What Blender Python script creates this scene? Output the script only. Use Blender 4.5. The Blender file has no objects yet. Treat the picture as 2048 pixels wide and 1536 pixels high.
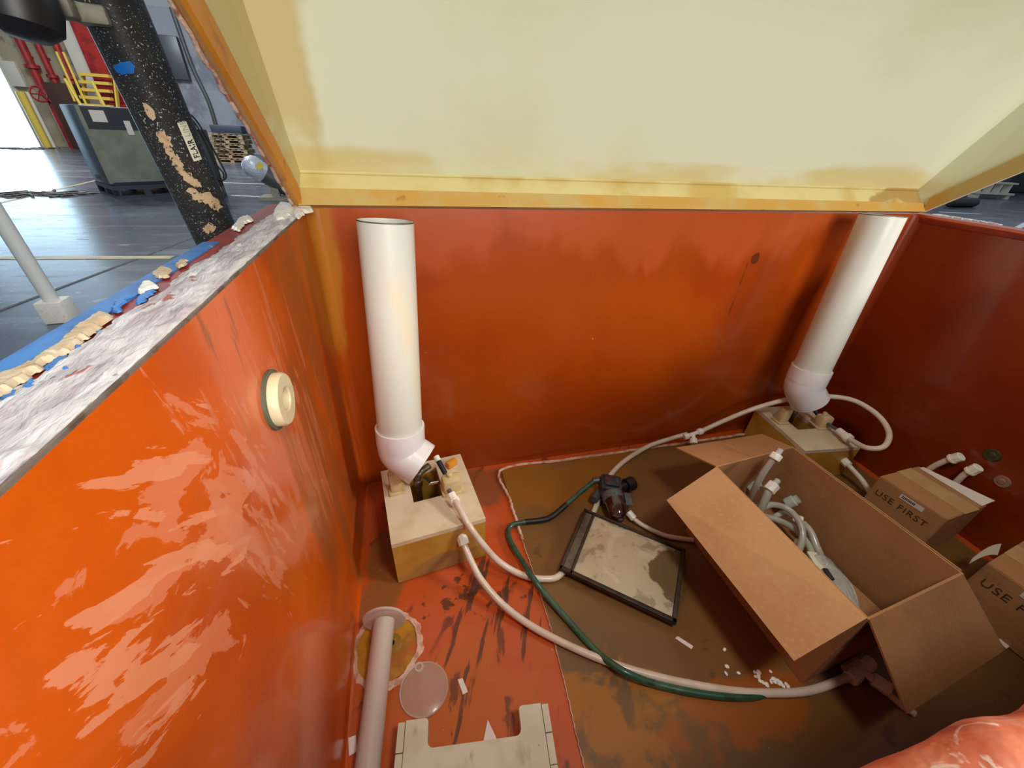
import bpy, bmesh, math, random
from mathutils import Vector, Matrix, noise

# ------------------------------------------------------------------ camera, light, exposure
SC = bpy.context.scene
COL = SC.collection
W, H, DEP, G = 1.625, 0.7554, 0.872, -0.60          # tank width, rim height, depth; hall floor level
CAMP = Vector((0.179865, -0.889083, 0.893774))
CR = ((0.968438, -0.244697, 0.047438), (-0.093078, -0.531586, -0.841875), (0.231222, 0.810888, -0.537584))
FPX = 777.51
cam_d = bpy.data.cameras.new('camera')
cam_d.sensor_width = 36.0
cam_d.lens = FPX / 2048 * 36
cam_d.clip_start = 0.01
cam_d.clip_end = 200
cam = bpy.data.objects.new('camera', cam_d)
COL.objects.link(cam)
cam.matrix_world = Matrix(((CR[0][0], -CR[1][0], -CR[2][0], CAMP.x),
                           (CR[0][1], -CR[1][1], -CR[2][1], CAMP.y),
                           (CR[0][2], -CR[1][2], -CR[2][2], CAMP.z), (0, 0, 0, 1)))
SC.camera = cam
SC.view_settings.view_transform = 'Standard'
SC.view_settings.look = 'None'
SC.view_settings.gamma = 1
SC.view_settings.exposure = 0.0
wd = bpy.data.worlds.new('hall_ambient')
SC.world = wd
wd.use_nodes = True
wd.node_tree.nodes['Background'].inputs[0].default_value = (0.80, 0.90, 1.0, 1)
wd.node_tree.nodes['Background'].inputs[1].default_value = 0.28

def area(name, loc, target, size, power, col=(1, 1, 1), shape='DISK'):
    l = bpy.data.lights.new(name, 'AREA')
    l.shape = shape
    l.size = size
    l.energy = power
    l.color = col
    o = bpy.data.objects.new(name, l)
    COL.objects.link(o)
    o.location = loc
    o.rotation_euler = (Vector(target) - Vector(loc)).to_track_quat('-Z', 'Y').to_euler()
    return o
area('overhead_work_light', (0.58, -1.03, 1.72), (0.62, -0.30, 0.35), 0.24, 11, (1.0, 0.97, 0.89))
area('lid_fill_front', (1.0, -4.2, 1.9), (0.85, -0.3, 1.05), 2.4, 185, (1.0, 0.98, 0.92))  # soft fill added out of view to brighten the raised lid
area('hall_lamp_right', (5.2, -2.4, 3.2), (0.3, -0.5, 0.5), 1.1, 200, (1.0, 0.95, 0.86))
area('bay_light_near', (-3.0, 4.0, 5.5), (-3.5, 6.0, -0.6), 3.0, 190, (0.86, 0.93, 1.0))
area('bay_light_far', (-8.0, 15.0, 7.5), (-8.0, 17.0, -0.6), 5.0, 1250, (0.92, 0.96, 1.0))
area('bay_light_east', (14.0, 8.0, 7.5), (14.0, 9.0, -0.6), 5.0, 500, (0.92, 0.96, 1.0))

def ray(u, v):
    q = ((u - 1024) / FPX, (v - 768) / FPX, 1.0)
    return Vector([sum(CR[k][i] * q[k] for k in range(3)) for i in range(3)])
def at(u, v, z=0.0):
    d = ray(u, v); return CAMP + d * ((z - CAMP.z) / d.z)
def aty(u, v, y):
    d = ray(u, v); return CAMP + d * ((y - CAMP.y) / d.y)
def atx(u, v, x):
    d = ray(u, v); return CAMP + d * ((x - CAMP.x) / d.x)

# ------------------------------------------------------------------ materials
def lin(r, g, b):
    f = lambda c: c / 12.92 if c <= .04045 else ((c + .055) / 1.055) ** 2.4
    return (f(r / 255), f(g / 255), f(b / 255), 1)
MATS = {}
def M(name, col, rough=.5, layers=(), metal=0.0, bump=0.0, bscale=60, coat=0.0, alpha=1.0, trans=0.0, emit=0.0, sss=0.0, spec=.5, bstretch=(1, 1, 1), bdist=.002):
    """principled material; layers = stains and painted tones: dict(col, scale, st, lo, hi, amt, mask=(centre, radii), rough, warp, seed)"""
    if name in MATS: return MATS[name]
    m = bpy.data.materials.new(name); m.use_nodes = True
    nt = m.node_tree; N = nt.nodes; L = nt.links
    b = N['Principled BSDF']; out = N['Material Output']
    b.inputs['Base Color'].default_value = col
    b.inputs['Roughness'].default_value = rough
    b.inputs['Metallic'].default_value = metal
    b.inputs['Coat Weight'].default_value = coat
    b.inputs['Coat Roughness'].default_value = .08
    b.inputs['Specular IOR Level'].default_value = spec
    b.inputs['Subsurface Weight'].default_value = sss
    b.inputs['Subsurface Radius'].default_value = (.02, .015, .01)
    b.inputs['Transmission Weight'].default_value = trans
    b.inputs['Alpha'].default_value = alpha
    if emit:
        b.inputs['Emission Color'].default_value = col
        b.inputs['Emission Strength'].default_value = emit
    geo = N.new('ShaderNodeNewGeometry')
    pos = geo.outputs['Position']
    csock = None; rsock = None
    def math_(op, a, bb=None):
        n = N.new('ShaderNodeMath'); n.operation = op
        for i, x in enumerate((a, bb)):
            if x is None: continue
            if isinstance(x, (int, float)): n.inputs[i].default_value = x
            else: L.new(x, n.inputs[i])
        return n.outputs[0]
    def vmath(op, a, bb):
        n = N.new('ShaderNodeVectorMath'); n.operation = op
        for i, x in enumerate((a, bb)):
            if isinstance(x, (tuple, list, Vector)): n.inputs[i].default_value = tuple(x)
            else: L.new(x, n.inputs[i])
        return n
    for k, ly in enumerate(layers):
        st = ly.get('st', (1, 1, 1)); rot = ly.get('rot', (0, 0, 0))
        mp = N.new('ShaderNodeMapping')
        mp.inputs['Rotation'].default_value = rot
        mp.inputs['Scale'].default_value = [1 / k_ for k_ in st]
        mp.inputs['Location'].default_value = (ly.get('seed', k * 3.7), 1.3 * k, 0)
        mp.vector_type = 'TEXTURE'
        L.new(pos, mp.inputs['Vector'])
        nz = N.new('ShaderNodeTexNoise')
        nz.inputs['Scale'].default_value = ly.get('scale', 10)
        nz.inputs['Detail'].default_value = ly.get('detail', 4)
        nz.inputs['Roughness'].default_value = ly.get('nr', .55)
        nz.inputs['Distortion'].default_value = ly.get('warp', 0)
        L.new(mp.outputs[0], nz.inputs['Vector'])
        val = nz.outputs['Fac']
        if 'mask' in ly:                       # ellipsoid where the layer sits
            c, r = ly['mask']
            v = vmath('SUBTRACT', pos, c).outputs[0]
            v = vmath('DIVIDE', v, r).outputs[0]
            ln = vmath('LENGTH', v, (0, 0, 0)).outputs['Value']
            fall = math_('SUBTRACT', 1.0, ln)
            fall = math_('MULTIPLY', fall, ly.get('mk', .35))
            fall = math_('MINIMUM', fall, ly.get('mtop', .12))
            val = math_('ADD', val, fall)
        mr = N.new('ShaderNodeMapRange'); mr.interpolation_type = 'SMOOTHSTEP'
        mr.inputs['From Min'].default_value = ly.get('lo', .5)
        mr.inputs['From Max'].default_value = ly.get('hi', .6)
        mr.inputs['To Max'].default_value = ly.get('amt', 1.0)
        L.new(val, mr.inputs['Value'])
        fac = mr.outputs[0]
        mx = N.new('ShaderNodeMix'); mx.data_type = 'RGBA'
        L.new(fac, mx.inputs['Factor'])
        if csock is None: mx.inputs['A'].default_value = col
        else: L.new(csock, mx.inputs['A'])
        mx.inputs['B'].default_value = ly['col']
        csock = mx.outputs['Result']
        if 'rough' in ly:
            mf = N.new('ShaderNodeMix'); mf.data_type = 'FLOAT'
            L.new(fac, mf.inputs['Factor'])
            if rsock is None: mf.inputs['A'].default_value = rough
            else: L.new(rsock, mf.inputs['A'])
            mf.inputs['B'].default_value = ly['rough']
            rsock = mf.outputs['Result']
    if csock is not None:
        L.new(csock, b.inputs['Base Color'])
        if emit: L.new(csock, b.inputs['Emission Color'])
    if rsock is not None: L.new(rsock, b.inputs['Roughness'])
    if bump:
        mp = N.new('ShaderNodeMapping'); mp.inputs['Scale'].default_value = bstretch
        L.new(pos, mp.inputs['Vector'])
        nz = N.new('ShaderNodeTexNoise'); nz.inputs['Scale'].default_value = bscale; nz.inputs['Detail'].default_value = 3
        L.new(mp.outputs[0], nz.inputs['Vector'])
        bp = N.new('ShaderNodeBump'); bp.inputs['Strength'].default_value = bump; bp.inputs['Distance'].default_value = bdist
        L.new(nz.outputs['Fac'], bp.inputs['Height']); L.new(bp.outputs[0], b.inputs['Normal'])
    MATS[name] = m
    return m

def Z(col, scale, lo, hi, amt=1.0, **k):
    d = dict(col=col, scale=scale, lo=lo, hi=hi, amt=amt); d.update(k); return d

orange = lin(196, 66, 12); salmon = lin(214, 116, 82); deep = lin(150, 40, 8); rust = lin(120, 62, 20)
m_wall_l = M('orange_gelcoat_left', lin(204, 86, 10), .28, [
    Z(lin(180, 68, 10), 4, .42, .66, .8, seed=2),
    Z(lin(146, 84, 40), 5, .5, .75, .75, st=(1, 2.4, .5), seed=9, mask=((0, -.20, .40), (.5, .30, .6)), mk=.4, mtop=.2),
    Z(lin(214, 122, 84), 15, .60, .622, .8, st=(1, .75, 1.5), rot=(-.7, 0, 0), warp=.5, rough=.5, seed=4.2, mask=((0, -.665, .61), (.4, .14, .11)), mk=.30, mtop=.10, detail=8, nr=.62),  # gloss glare painted into the wall colour, here and in the next salmon layers
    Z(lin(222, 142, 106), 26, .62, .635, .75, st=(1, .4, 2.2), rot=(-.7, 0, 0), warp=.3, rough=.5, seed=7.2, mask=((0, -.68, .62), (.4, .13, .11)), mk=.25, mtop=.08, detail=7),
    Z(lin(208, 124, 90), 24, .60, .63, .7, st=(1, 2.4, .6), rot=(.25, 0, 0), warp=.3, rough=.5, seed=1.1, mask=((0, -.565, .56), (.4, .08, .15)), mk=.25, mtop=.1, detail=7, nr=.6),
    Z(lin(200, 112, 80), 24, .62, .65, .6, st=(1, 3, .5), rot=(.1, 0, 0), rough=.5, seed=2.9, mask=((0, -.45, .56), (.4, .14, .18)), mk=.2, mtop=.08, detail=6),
    Z(lin(196, 112, 70), 12, .58, .68, .45, st=(1, 5, .5), rough=.5, seed=6.1, mask=((0, -.36, .50), (.4, .16, .25)), mk=.2, mtop=.1),
    Z(lin(90, 45, 12), 9, .66, .72, .55, st=(1, 4, .8), seed=3.3, mask=((0, -.47, .69), (.3, .12, .08)), mk=.3, mtop=.1),
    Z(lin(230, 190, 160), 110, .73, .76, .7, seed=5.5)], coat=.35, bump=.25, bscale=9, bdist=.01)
m_wall_b = M('orange_gelcoat_rear', lin(160, 64, 4), .3, [  # same gelcoat toned down; the rear wall's shade is put into the colour
    Z(lin(146, 52, 4), 3, .42, .62, .8),
    Z(lin(184, 84, 40), 6, .5, .68, .55, st=(1, 1, .35), seed=8, mask=((.5, 0, .76), (1.2, .3, .12)), mk=.35, mtop=.2),
    Z(lin(170, 108, 30), 5, .4, .6, .8, st=(3, 1, .6), seed=5, mask=((0.0, 0, .74), (.05, .3, .20)), mk=.4, mtop=.2),
    Z(lin(222, 140, 80), 75, .745, .76, .8, seed=6),
    Z(lin(70, 34, 10), 16, .55, .6, .8, seed=2.2, mask=((1.11, 0, .638), (.013, .1, .017)), mk=.5, mtop=.2),
    Z(lin(90, 36, 10), 30, .56, .66, .7, seed=3.9, mask=((1.090, 0, .55), (.0035, .1, .10)), mk=.5, mtop=.15)], coat=.3, bump=.12, bscale=8, bdist=.01)
m_wall_r = M('orange_gelcoat_right', lin(132, 46, 4), .32, [  # same gelcoat again, darkened so the colour carries this wall's shade
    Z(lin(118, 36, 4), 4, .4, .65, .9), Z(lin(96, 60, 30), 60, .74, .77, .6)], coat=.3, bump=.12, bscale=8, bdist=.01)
m_tfloor = M('orange_floor_gelcoat', lin(190, 78, 20), .38, [
    Z(lin(190, 96, 12), 7, .45, .6, .75, seed=2.1, mask=((.20, -.62, 0), (.14, .13, .3)), mk=.4, mtop=.2),
    Z(lin(206, 88, 56), 6, .5, .6, .4, seed=4.4),
    Z(lin(84, 34, 14), 16, .60, .67, .75, st=(.6, 1.5, 1), rot=(0, 0, 1.15), seed=8.1, warp=.5),
    Z(lin(60, 26, 12), 12, .62, .66, .8, st=(.35, 2.4, 1), rot=(0, 0, 1.15), seed=1.7, mask=((.27, -.5, 0), (.15, .2, .3)), mk=.2, mtop=.08),
    Z(lin(50, 30, 14), 26, .63, .68, .8, seed=6.1, mask=((.24, -.40, 0), (.17, .07, .3)), mk=.2, mtop=.08),
    Z(lin(128, 84, 40), 7, .45, .6, .85, seed=3.1, mask=((.05, -.32, 0), (.05, .13, .3)), mk=.4, mtop=.2),
    Z(lin(120, 72, 36), 7, .45, .6, .75, seed=3.8, mask=((.33, -.07, 0), (.10, .09, .3)), mk=.4, mtop=.2),
    Z(lin(214, 176, 150), 90, .72, .75, .9, seed=5.7)], coat=.25, bump=.3, bscale=40)
m_mat = M('brown_resin_sheet', lin(122, 84, 40), .42, [
    Z(lin(110, 78, 44), 4, .4, .65, .9, seed=2), Z(lin(146, 92, 20), 5, .45, .62, .8, seed=5, mask=((.55, -.08, 0), (.32, .12, .3)), mk=.35, mtop=.15),
    Z(lin(168, 104, 16), 14, .5, .62, .85, seed=7, mask=((.46, -.68, 0), (.12, .13, .3)), mk=.35, mtop=.12, warp=.4),
    Z(lin(160, 84, 18), 9, .48, .6, .8, seed=3.5, mask=((.72, -.73, 0), (.16, .05, .3)), mk=.35, mtop=.12),
    Z(lin(70, 44, 20), 12, .64, .7, .6, seed=9), Z(lin(190, 160, 120), 90, .75, .77, .6, seed=4)], coat=.15, bump=.2, bscale=30)
m_edge = M('white_sealant', lin(220, 180, 160), .7, [Z(lin(180, 110, 80), 30, .45, .6, .7)], bump=.5, bscale=120)
m_chalk = M('chalky_fiberglass', lin(196, 190, 190), .85, [
    Z(lin(166, 152, 156), 20, .42, .62, .85, st=(5, .8, 1)), Z(lin(214, 214, 216), 30, .52, .66, .9, st=(3, .6, 1), seed=4),
    Z(lin(150, 60, 52), 26, .66, .70, .8, st=(2, .7, 1), seed=8), Z(lin(90, 66, 50), 60, .7, .75, .6, seed=1.5)], bump=.8, bscale=70, bstretch=(2.5, .7, 1), bdist=.004)
m_redband = M('red_paint', lin(146, 44, 28), .5, [Z(lin(120, 34, 24), 25, .45, .65, .8), Z(lin(190, 110, 90), 60, .7, .75, .6)], bump=.3, bscale=80)
m_blue = M('blue_paint', lin(54, 120, 190), .55, [Z(lin(40, 96, 160), 30, .45, .6, .7), Z(lin(170, 200, 220), 50, .68, .74, .7)], bump=.3, bscale=90)
m_foam = M('beige_foam', lin(190, 172, 146), .85, [Z(lin(186, 156, 120), 40, .45, .62, .8, st=(1, 2, 1)), Z(lin(228, 216, 196), 50, .6, .7, .7, seed=3)], bump=.7, bscale=130)
m_white_foam = M('white_foam', lin(226, 222, 212), .8, [Z(lin(200, 180, 150), 60, .55, .7, .7)], bump=.5, bscale=120)
m_groove = M('grey_edge', lin(104, 92, 84), .6, [Z(lin(70, 50, 36), 40, .5, .6, .7)])
m_lid = M('cream_lid_gelcoat', lin(226, 230, 202), .5, [
    Z(lin(216, 219, 178), 1.6, .4, .65, .9),
    Z(lin(214, 196, 128), 4, .46, .62, .8, st=(.4, 1, 1), seed=3, mask=((.8, .02, .83), (1.3, .1, .05)), mk=.3, mtop=.14),
    Z(lin(202, 180, 112), 4, .46, .62, .75, seed=5, mask=((.02, -.15, .95), (.05, .5, .5)), mk=.3, mtop=.14)], bump=.06, bscale=20)
m_flange = M('aged_lid_flange', lin(206, 192, 132), .5, [
    Z(lin(188, 158, 80), 6, .42, .62, .8), Z(lin(150, 104, 34), 9, .5, .6, .7, seed=4, mask=((1.55, 0, .79), (.14, .1, .05)), mk=.3, mtop=.12)], bump=.1, bscale=30)
m_lip_l = M('amber_resin_lip', lin(206, 128, 18), .45, [Z(lin(224, 150, 40), 5, .42, .62, .8, st=(1, .6, .6)), Z(lin(170, 92, 20), 22, .6, .68, .6)], bump=.15, bscale=40)
m_lip_r = M('tan_resin_lip', lin(190, 164, 100), .45, [Z(lin(196, 146, 62), 7, .42, .62, .85), Z(lin(150, 96, 30), 26, .66, .72, .6)], bump=.15, bscale=40)
m_fray = M('frayed_fiberglass', lin(204, 178, 160), .8, [Z(lin(140, 64, 44), 60, .45, .6, .8)], bump=.8, bscale=150)
m_pvc = M('aged_pvc', lin(214, 214, 202), .38, [Z(lin(226, 206, 172), 9, .5, .68, .6, st=(1, 1, .4)), Z(lin(150, 120, 80), 90, .74, .77, .6)], coat=.1)
m_pvcw = M('white_pvc', lin(232, 230, 232), .3, [Z(lin(226, 214, 206), 12, .5, .7, .6)], coat=.2)
m_ink = M('black_ink', lin(40, 34, 32), .6)
m_amber = M('amber_block_sides', lin(196, 152, 60), .4, [Z(lin(180, 130, 40), 12, .42, .62, .8), Z(lin(150, 124, 80), 9, .5, .65, .7, seed=3, mask=((.2, -.33, .03), (.3, .1, .03)), mk=.4, mtop=.12)], coat=.2, sss=.05)
m_plate = M('milky_top_plate', lin(224, 206, 180), .5, [Z(lin(206, 184, 150), 14, .45, .62, .7), Z(lin(150, 110, 80), 90, .74, .77, .6)], bump=.1, bscale=90)
m_tan = M('tan_plastic', lin(214, 190, 142), .45, [Z(lin(196, 164, 108), 30, .5, .65, .6)])
m_pitin = M('amber_pit', lin(150, 106, 30), .5)
m_brown_tube = M('dark_brown_tube', lin(70, 52, 38), .35, [Z(lin(110, 84, 56), 60, .5, .6, .5)], coat=.3)
m_tube = M('milky_tubing', lin(222, 206, 190), .32, [Z(lin(206, 184, 160), 20, .45, .65, .6)], coat=.2, sss=.1)
m_tubeg = M('grey_clear_tubing', lin(190, 186, 172), .25, [Z(lin(160, 154, 138), 30, .45, .65, .6)], coat=.4, alpha=.9)
m_nut = M('white_nylon', lin(246, 243, 232), .4, [Z(lin(226, 218, 200), 60, .5, .66, .5)])
m_nutc = M('clear_nylon', lin(206, 214, 206), .2, coat=.5, alpha=.8)
m_green = M('green_hose', lin(44, 86, 66), .35, [Z(lin(74, 104, 84), 22, .5, .62, .7), Z(lin(30, 50, 44), 40, .55, .65, .7, seed=5)], coat=.3)
m_reg = M('dark_cast_metal', lin(52, 56, 66), .4, [Z(lin(104, 72, 64), 60, .52, .6, .7), Z(lin(84, 98, 110), 40, .55, .63, .7, seed=4)], metal=.3, bump=.3, bscale=120)
m_regblue = M('grey_blue_enamel', lin(100, 112, 118), .35, [Z(lin(70, 76, 84), 50, .5, .62, .7)], metal=.2)
m_bowl = M('dark_red_bowl', lin(54, 20, 16), .12, coat=.8)
m_black = M('black_rubber', lin(26, 24, 26), .45)
m_silver = M('scuffed_silver_plate', lin(206, 192, 162), .42, [
    Z(lin(150, 134, 108), 22, .5, .62, .7, warp=.6, detail=7), Z(lin(224, 214, 186), 12, .52, .64, .8, seed=4, warp=1), Z(lin(80, 76, 84), 16, .6, .66, .8, seed=7, mask=((.66, -.33, 0), (.06, .05, .3)), mk=.3, mtop=.06),
    Z(lin(96, 66, 20), 10, .45, .52, .85, seed=2, mask=((.745, -.485, 0), (.06, .09, .3)), mk=.5, mtop=.25)], metal=.15, bump=.2, bscale=40)
m_tray = M('dark_tray_frame', lin(62, 44, 28), .5, [Z(lin(40, 26, 18), 30, .45, .6, .8)])
m_traygrey = M('grey_tray_channel', lin(104, 96, 80), .5, [Z(lin(70, 60, 46), 30, .45, .6, .8)])
m_card = M('brown_cardboard', lin(176, 128, 84), .85, [Z(lin(164, 116, 74), 6, .4, .65, .8), Z(lin(150, 104, 64), 40, .6, .7, .5, st=(1, .2, 1)), Z(lin(186, 138, 94), 120, .5, .7, .4)], bump=.12, bscale=180)
m_card_in = M('cardboard_inside', lin(164, 116, 74), .88, [Z(lin(150, 104, 64), 7, .4, .65, .8), Z(lin(176, 128, 84), 120, .5, .7, .4)], bump=.12, bscale=180)
m_flapt = M('pale_cardboard_flap', lin(204, 156, 110), .85, [Z(lin(194, 142, 96), 6, .4, .65, .8), Z(lin(214, 166, 120), 120, .5, .7, .4)], bump=.12, bscale=180)
m_tape = M('tan_packing_tape', lin(196, 160, 112), .4, [Z(lin(186, 146, 98), 14, .45, .6, .7)], coat=.2)
m_label = M('white_label', lin(226, 216, 206), .6)
m_paper = M('white_paper', lin(236, 224, 218), .75, [Z(lin(210, 190, 180), 40, .55, .7, .6)])
m_bag = M('clear_plastic_bag', lin(206, 206, 206), .15, coat=.6, alpha=.38, bump=.5, bscale=40, bdist=.01)
m_stool = M('scuffed_white_plastic', lin(216, 210, 190), .5, [
    Z(lin(150, 138, 116), 24, .60, .68, .75, st=(1, .5, 1)), Z(lin(200, 190, 166), 12, .45, .62, .7, seed=4), Z(lin(110, 98, 82), 50, .69, .73, .8, seed=8)], bump=.08, bscale=60)
m_stoolgap = M('dark_seam', lin(80, 72, 62), .7)
m_acryl = M('frosted_clear_plastic', lin(224, 206, 196), .35, [Z(lin(220, 200, 186), 60, .6, .7, .6)], alpha=.62, coat=.3)
m_acryl2 = M('thin_clear_plastic', lin(216, 176, 156), .3, [Z(lin(226, 190, 160), 26, .64, .68, .7, st=(3, 1, 1))], alpha=.5, coat=.4)
m_drain = M('amber_drain_recess', lin(190, 130, 32), .45, [Z(lin(150, 90, 24), 18, .45, .62, .8), Z(lin(200, 84, 30), 8, .5, .6, .7, seed=4)])
m_chrome = M('dull_metal', lin(150, 140, 120), .4, metal=.6)
m_grey_ring = M('beige_fitting', lin(206, 190, 154), .45, [Z(lin(190, 170, 130), 30, .5, .65, .6)])
m_gasket = M('dark_gasket', lin(84, 84, 66), .6)
m_green_plug = M('dark_green_plug', lin(60, 62, 30), .5)
m_plug = M('pale_plug', lin(150, 110, 96), .45)
m_rim_f = M('scuffed_front_rim', lin(206, 92, 56), .6, [
    Z(lin(224, 142, 112), 14, .45, .6, .85, warp=.5), Z(lin(170, 56, 44), 22, .52, .6, .8, seed=4), Z(lin(236, 206, 186), 40, .62, .68, .9, seed=7, warp=1.2), Z(lin(110, 84, 66), 50, .68, .72, .7, seed=2)], bump=.7, bscale=60, bdist=.004)
m_cyl = M('speckled_black_enamel', lin(40, 40, 42), .36, [
    Z(lin(54, 52, 48), 12, .45, .65, .7), Z(lin(190, 190, 186), 260, .69, .73, .8, detail=1, seed=2), Z(lin(196, 196, 190), 420, .68, .72, .8, detail=1, seed=6)], metal=.1, bump=.2, bscale=160)
m_scrape = M('beige_filler', lin(200, 170, 134), .8, [Z(lin(176, 140, 104), 90, .45, .6, .7), Z(lin(44, 42, 40), 150, .60, .63, .9, seed=3)], bump=.5, bscale=200)
m_bluespot = M('blue_paint_spot', lin(12, 96, 176), .5)
m_fl_label = M('cream_label', lin(226, 222, 196), .5)
m_pen = M('brown_marker', lin(78, 52, 36), .7)
m_grey_ink = M('faded_ink', lin(176, 172, 156), .6)
m_dark_ink = M('dark_ink', lin(44, 40, 36), .6)
m_bracket = M('beige_bracket', lin(150, 146, 130), .5, [Z(lin(110, 100, 84), 30, .5, .62, .7)])
m_conc = M('polished_concrete', lin(88, 96, 108), .25, [
    Z(lin(68, 75, 86), .5, .4, .62, .8, detail=6), Z(lin(112, 118, 126), 1.6, .5, .66, .7, st=(.35, 1.3, 1), seed=4, detail=8, rough=.3),
    Z(lin(44, 48, 55), .9, .56, .64, .8, st=(.4, 1.2, 1), seed=7, detail=9, nr=.65, rough=.32), Z(lin(34, 36, 40), 3.2, .60, .66, .85, st=(.5, 1.4, 1), seed=1, detail=8, nr=.65, rough=.36),
    Z(lin(132, 134, 136), 5, .60, .68, .6, seed=2.6, detail=8, nr=.65, rough=.32)], bump=.12, bscale=3, bstretch=(.5, 2, 1), bdist=.01)
m_line_y = M('yellow_floor_paint', lin(176, 160, 110), .45, [Z(lin(130, 126, 110), 6, .45, .6, .8)])
m_line_w = M('white_floor_paint', lin(206, 210, 214), .45, [Z(lin(150, 156, 162), 6, .5, .65, .7)])
m_joint = M('dark_joint', lin(58, 58, 62), .7)
m_hallwall = M('beige_hall_wall', lin(176, 166, 140), .8, [Z(lin(150, 138, 112), .6, .42, .62, .8), Z(lin(110, 90, 70), 1.4, .6, .7, .7, seed=3)])
m_greywall = M('grey_blue_hall_wall', lin(150, 156, 166), .8, [Z(lin(116, 122, 132), .8, .45, .62, .8), Z(lin(170, 178, 190), 1.6, .55, .68, .6, seed=5)])
m_day = M('daylight', lin(196, 230, 255), .5, emit=6.5)
m_yel = M('yellow_enamel', lin(226, 196, 84), .45)
m_redp = M('red_enamel', lin(176, 44, 40), .45, [Z(lin(130, 34, 34), 3, .45, .62, .7)])
m_whitep = M('white_enamel', lin(220, 216, 200), .5)
m_dkbrown = M('dark_brown_steel', lin(74, 48, 36), .6)
m_navy = M('navy_sheet_metal', lin(58, 70, 88), .4, [Z(lin(48, 58, 74), 2, .4, .62, .8)], metal=.1)
m_greenp = M('grey_green_panel', lin(132, 138, 120), .45, [Z(lin(112, 118, 100), 2.4, .42, .62, .8), Z(lin(70, 66, 56), 12, .7, .74, .8)])
m_blackp = M('black_panel', lin(40, 42, 50), .4)
m_skid = M('dark_skid', lin(52, 58, 70), .5)
m_dryer = M('charcoal_cabinet', lin(44, 46, 50), .45)
m_wood = M('weathered_wood', lin(168, 144, 112), .8, [Z(lin(110, 86, 62), 4, .5, .62, .8, st=(.4, 1, 3))])
m_wrap = M('silver_plastic_wrap', lin(206, 214, 224), .18, metal=.2, coat=.5, bump=.8, bscale=25, bdist=.02)
m_steel = M('dark_steel', lin(88, 94, 98), .4, metal=.4)
m_poly = M('white_pole', lin(214, 216, 212), .35, coat=.2)
m_rag = M('dark_mat_strip', lin(66, 62, 62), .8, [Z(lin(150, 142, 136), 5, .5, .6, .8, st=(1, 3, 1))])

# ------------------------------------------------------------------ mesh helpers
def newbm(): return bmesh.new()
def obj(name, bm, mat, parent=None, smooth=35, label=None):
    me = bpy.data.meshes.new(name)
    bmesh.ops.recalc_face_normals(bm, faces=bm.faces)
    if parent is not None:
        mw = world_of(parent)
        bm.transform(mw.inverted())
    bm.to_mesh(me); bm.free()
    if smooth:
        for p in me.polygons: p.use_smooth = True
        me.set_sharp_from_angle(angle=math.radians(smooth))
    if isinstance(mat, (list, tuple)):
        for x in mat: me.materials.append(x)
    else: me.materials.append(mat)
    o = bpy.data.objects.new(name, me); COL.objects.link(o)
    if parent is not None: o.parent = parent
    if label: o['label'] = label
    return o
def world_of(o):
    m = Matrix.LocRotScale(o.location, o.rotation_euler, o.scale)
    return world_of(o.parent) @ m if o.parent else m
def thing(name, label, cat, loc=(0, 0, 0), group=None):
    o = bpy.data.objects.new(name, None); COL.objects.link(o)
    o.empty_display_size = .02
    o.location = loc; o['label'] = label; o['category'] = cat
    if group: o['group'] = group
    return o
def tag(o, label, cat, group=None, kind=None):
    o['label'] = label; o['category'] = cat
    if group: o['group'] = group
    if kind: o['kind'] = kind
    return o
def struct(name, bm, mat, label=None):
    o = obj(name, bm, mat); o['kind'] = 'structure'
    if label: o['label'] = label
    return o
def recentre(o):
    """puts the origin of a one-mesh thing at its base"""
    xs = [v.co for v in o.data.vertices]
    c = Vector((sum(v.x for v in xs) / len(xs), sum(v.y for v in xs) / len(xs), min(v.z for v in xs)))
    o.data.transform(Matrix.Translation(-c)); o.location = c
    return o

def frame(z):
    z = Vector(z).normalized()
    a = Vector((0, 0, 1)) if abs(z.z) < .95 else Vector((1, 0, 0))
    x = a.cross(z).normalized()
    return x, z.cross(x), z
def box(bm, c, size, rz=0.0, bev=0.0, mat4=None):
    m = mat4 if mat4 is not None else Matrix.Translation(Vector(c)) @ Matrix.Rotation(rz, 4, 'Z')
    r = bmesh.ops.create_cube(bm, size=1.0, matrix=m @ Matrix.Diagonal((size[0], size[1], size[2], 1)))
    if bev:
        es = list({e for v in r['verts'] for e in v.link_edges})
        bmesh.ops.bevel(bm, geom=es, offset=bev, segments=2, affect='EDGES', profile=.5)
def prism(bm, pts, vec):
    """extrude polygon pts (list of Vector) along vec"""
    a = [bm.verts.new(p) for p in pts]; b = [bm.verts.new(Vector(p) + Vector(vec)) for p in pts]
    n = len(pts)
    bm.faces.new(a); bm.faces.new(b[::-1])
    for i in range(n): bm.faces.new((a[i], a[(i + 1) % n], b[(i + 1) % n], b[i]))
def lathe(bm, prof, origin, axis, seg=32, closed=False):
    """prof = [(r, h)...] swept round axis"""
    x, y, z = frame(axis); o = Vector(origin); rings = []
    for r, h in prof:
        if r < 1e-6: rings.append([bm.verts.new(o + z * h)])
        else: rings.append([bm.verts.new(o + z * h + (x * math.cos(t) + y * math.sin(t)) * r) for t in [2 * math.pi * i / seg for i in range(seg)]])
    pairs = list(zip(rings, rings[1:]))
    if closed: pairs.append((rings[-1], rings[0]))
    for a, b in pairs:
        for i in range(seg):
            j = (i + 1) % seg
            if len(a) == 1 and len(b) == 1: continue
            if len(a) == 1: bm.faces.new((a[0], b[j], b[i]))
            elif len(b) == 1: bm.faces.new((a[i], a[j], b[0]))
            else: bm.faces.new((a[i], a[j], b[j], b[i]))
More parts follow.
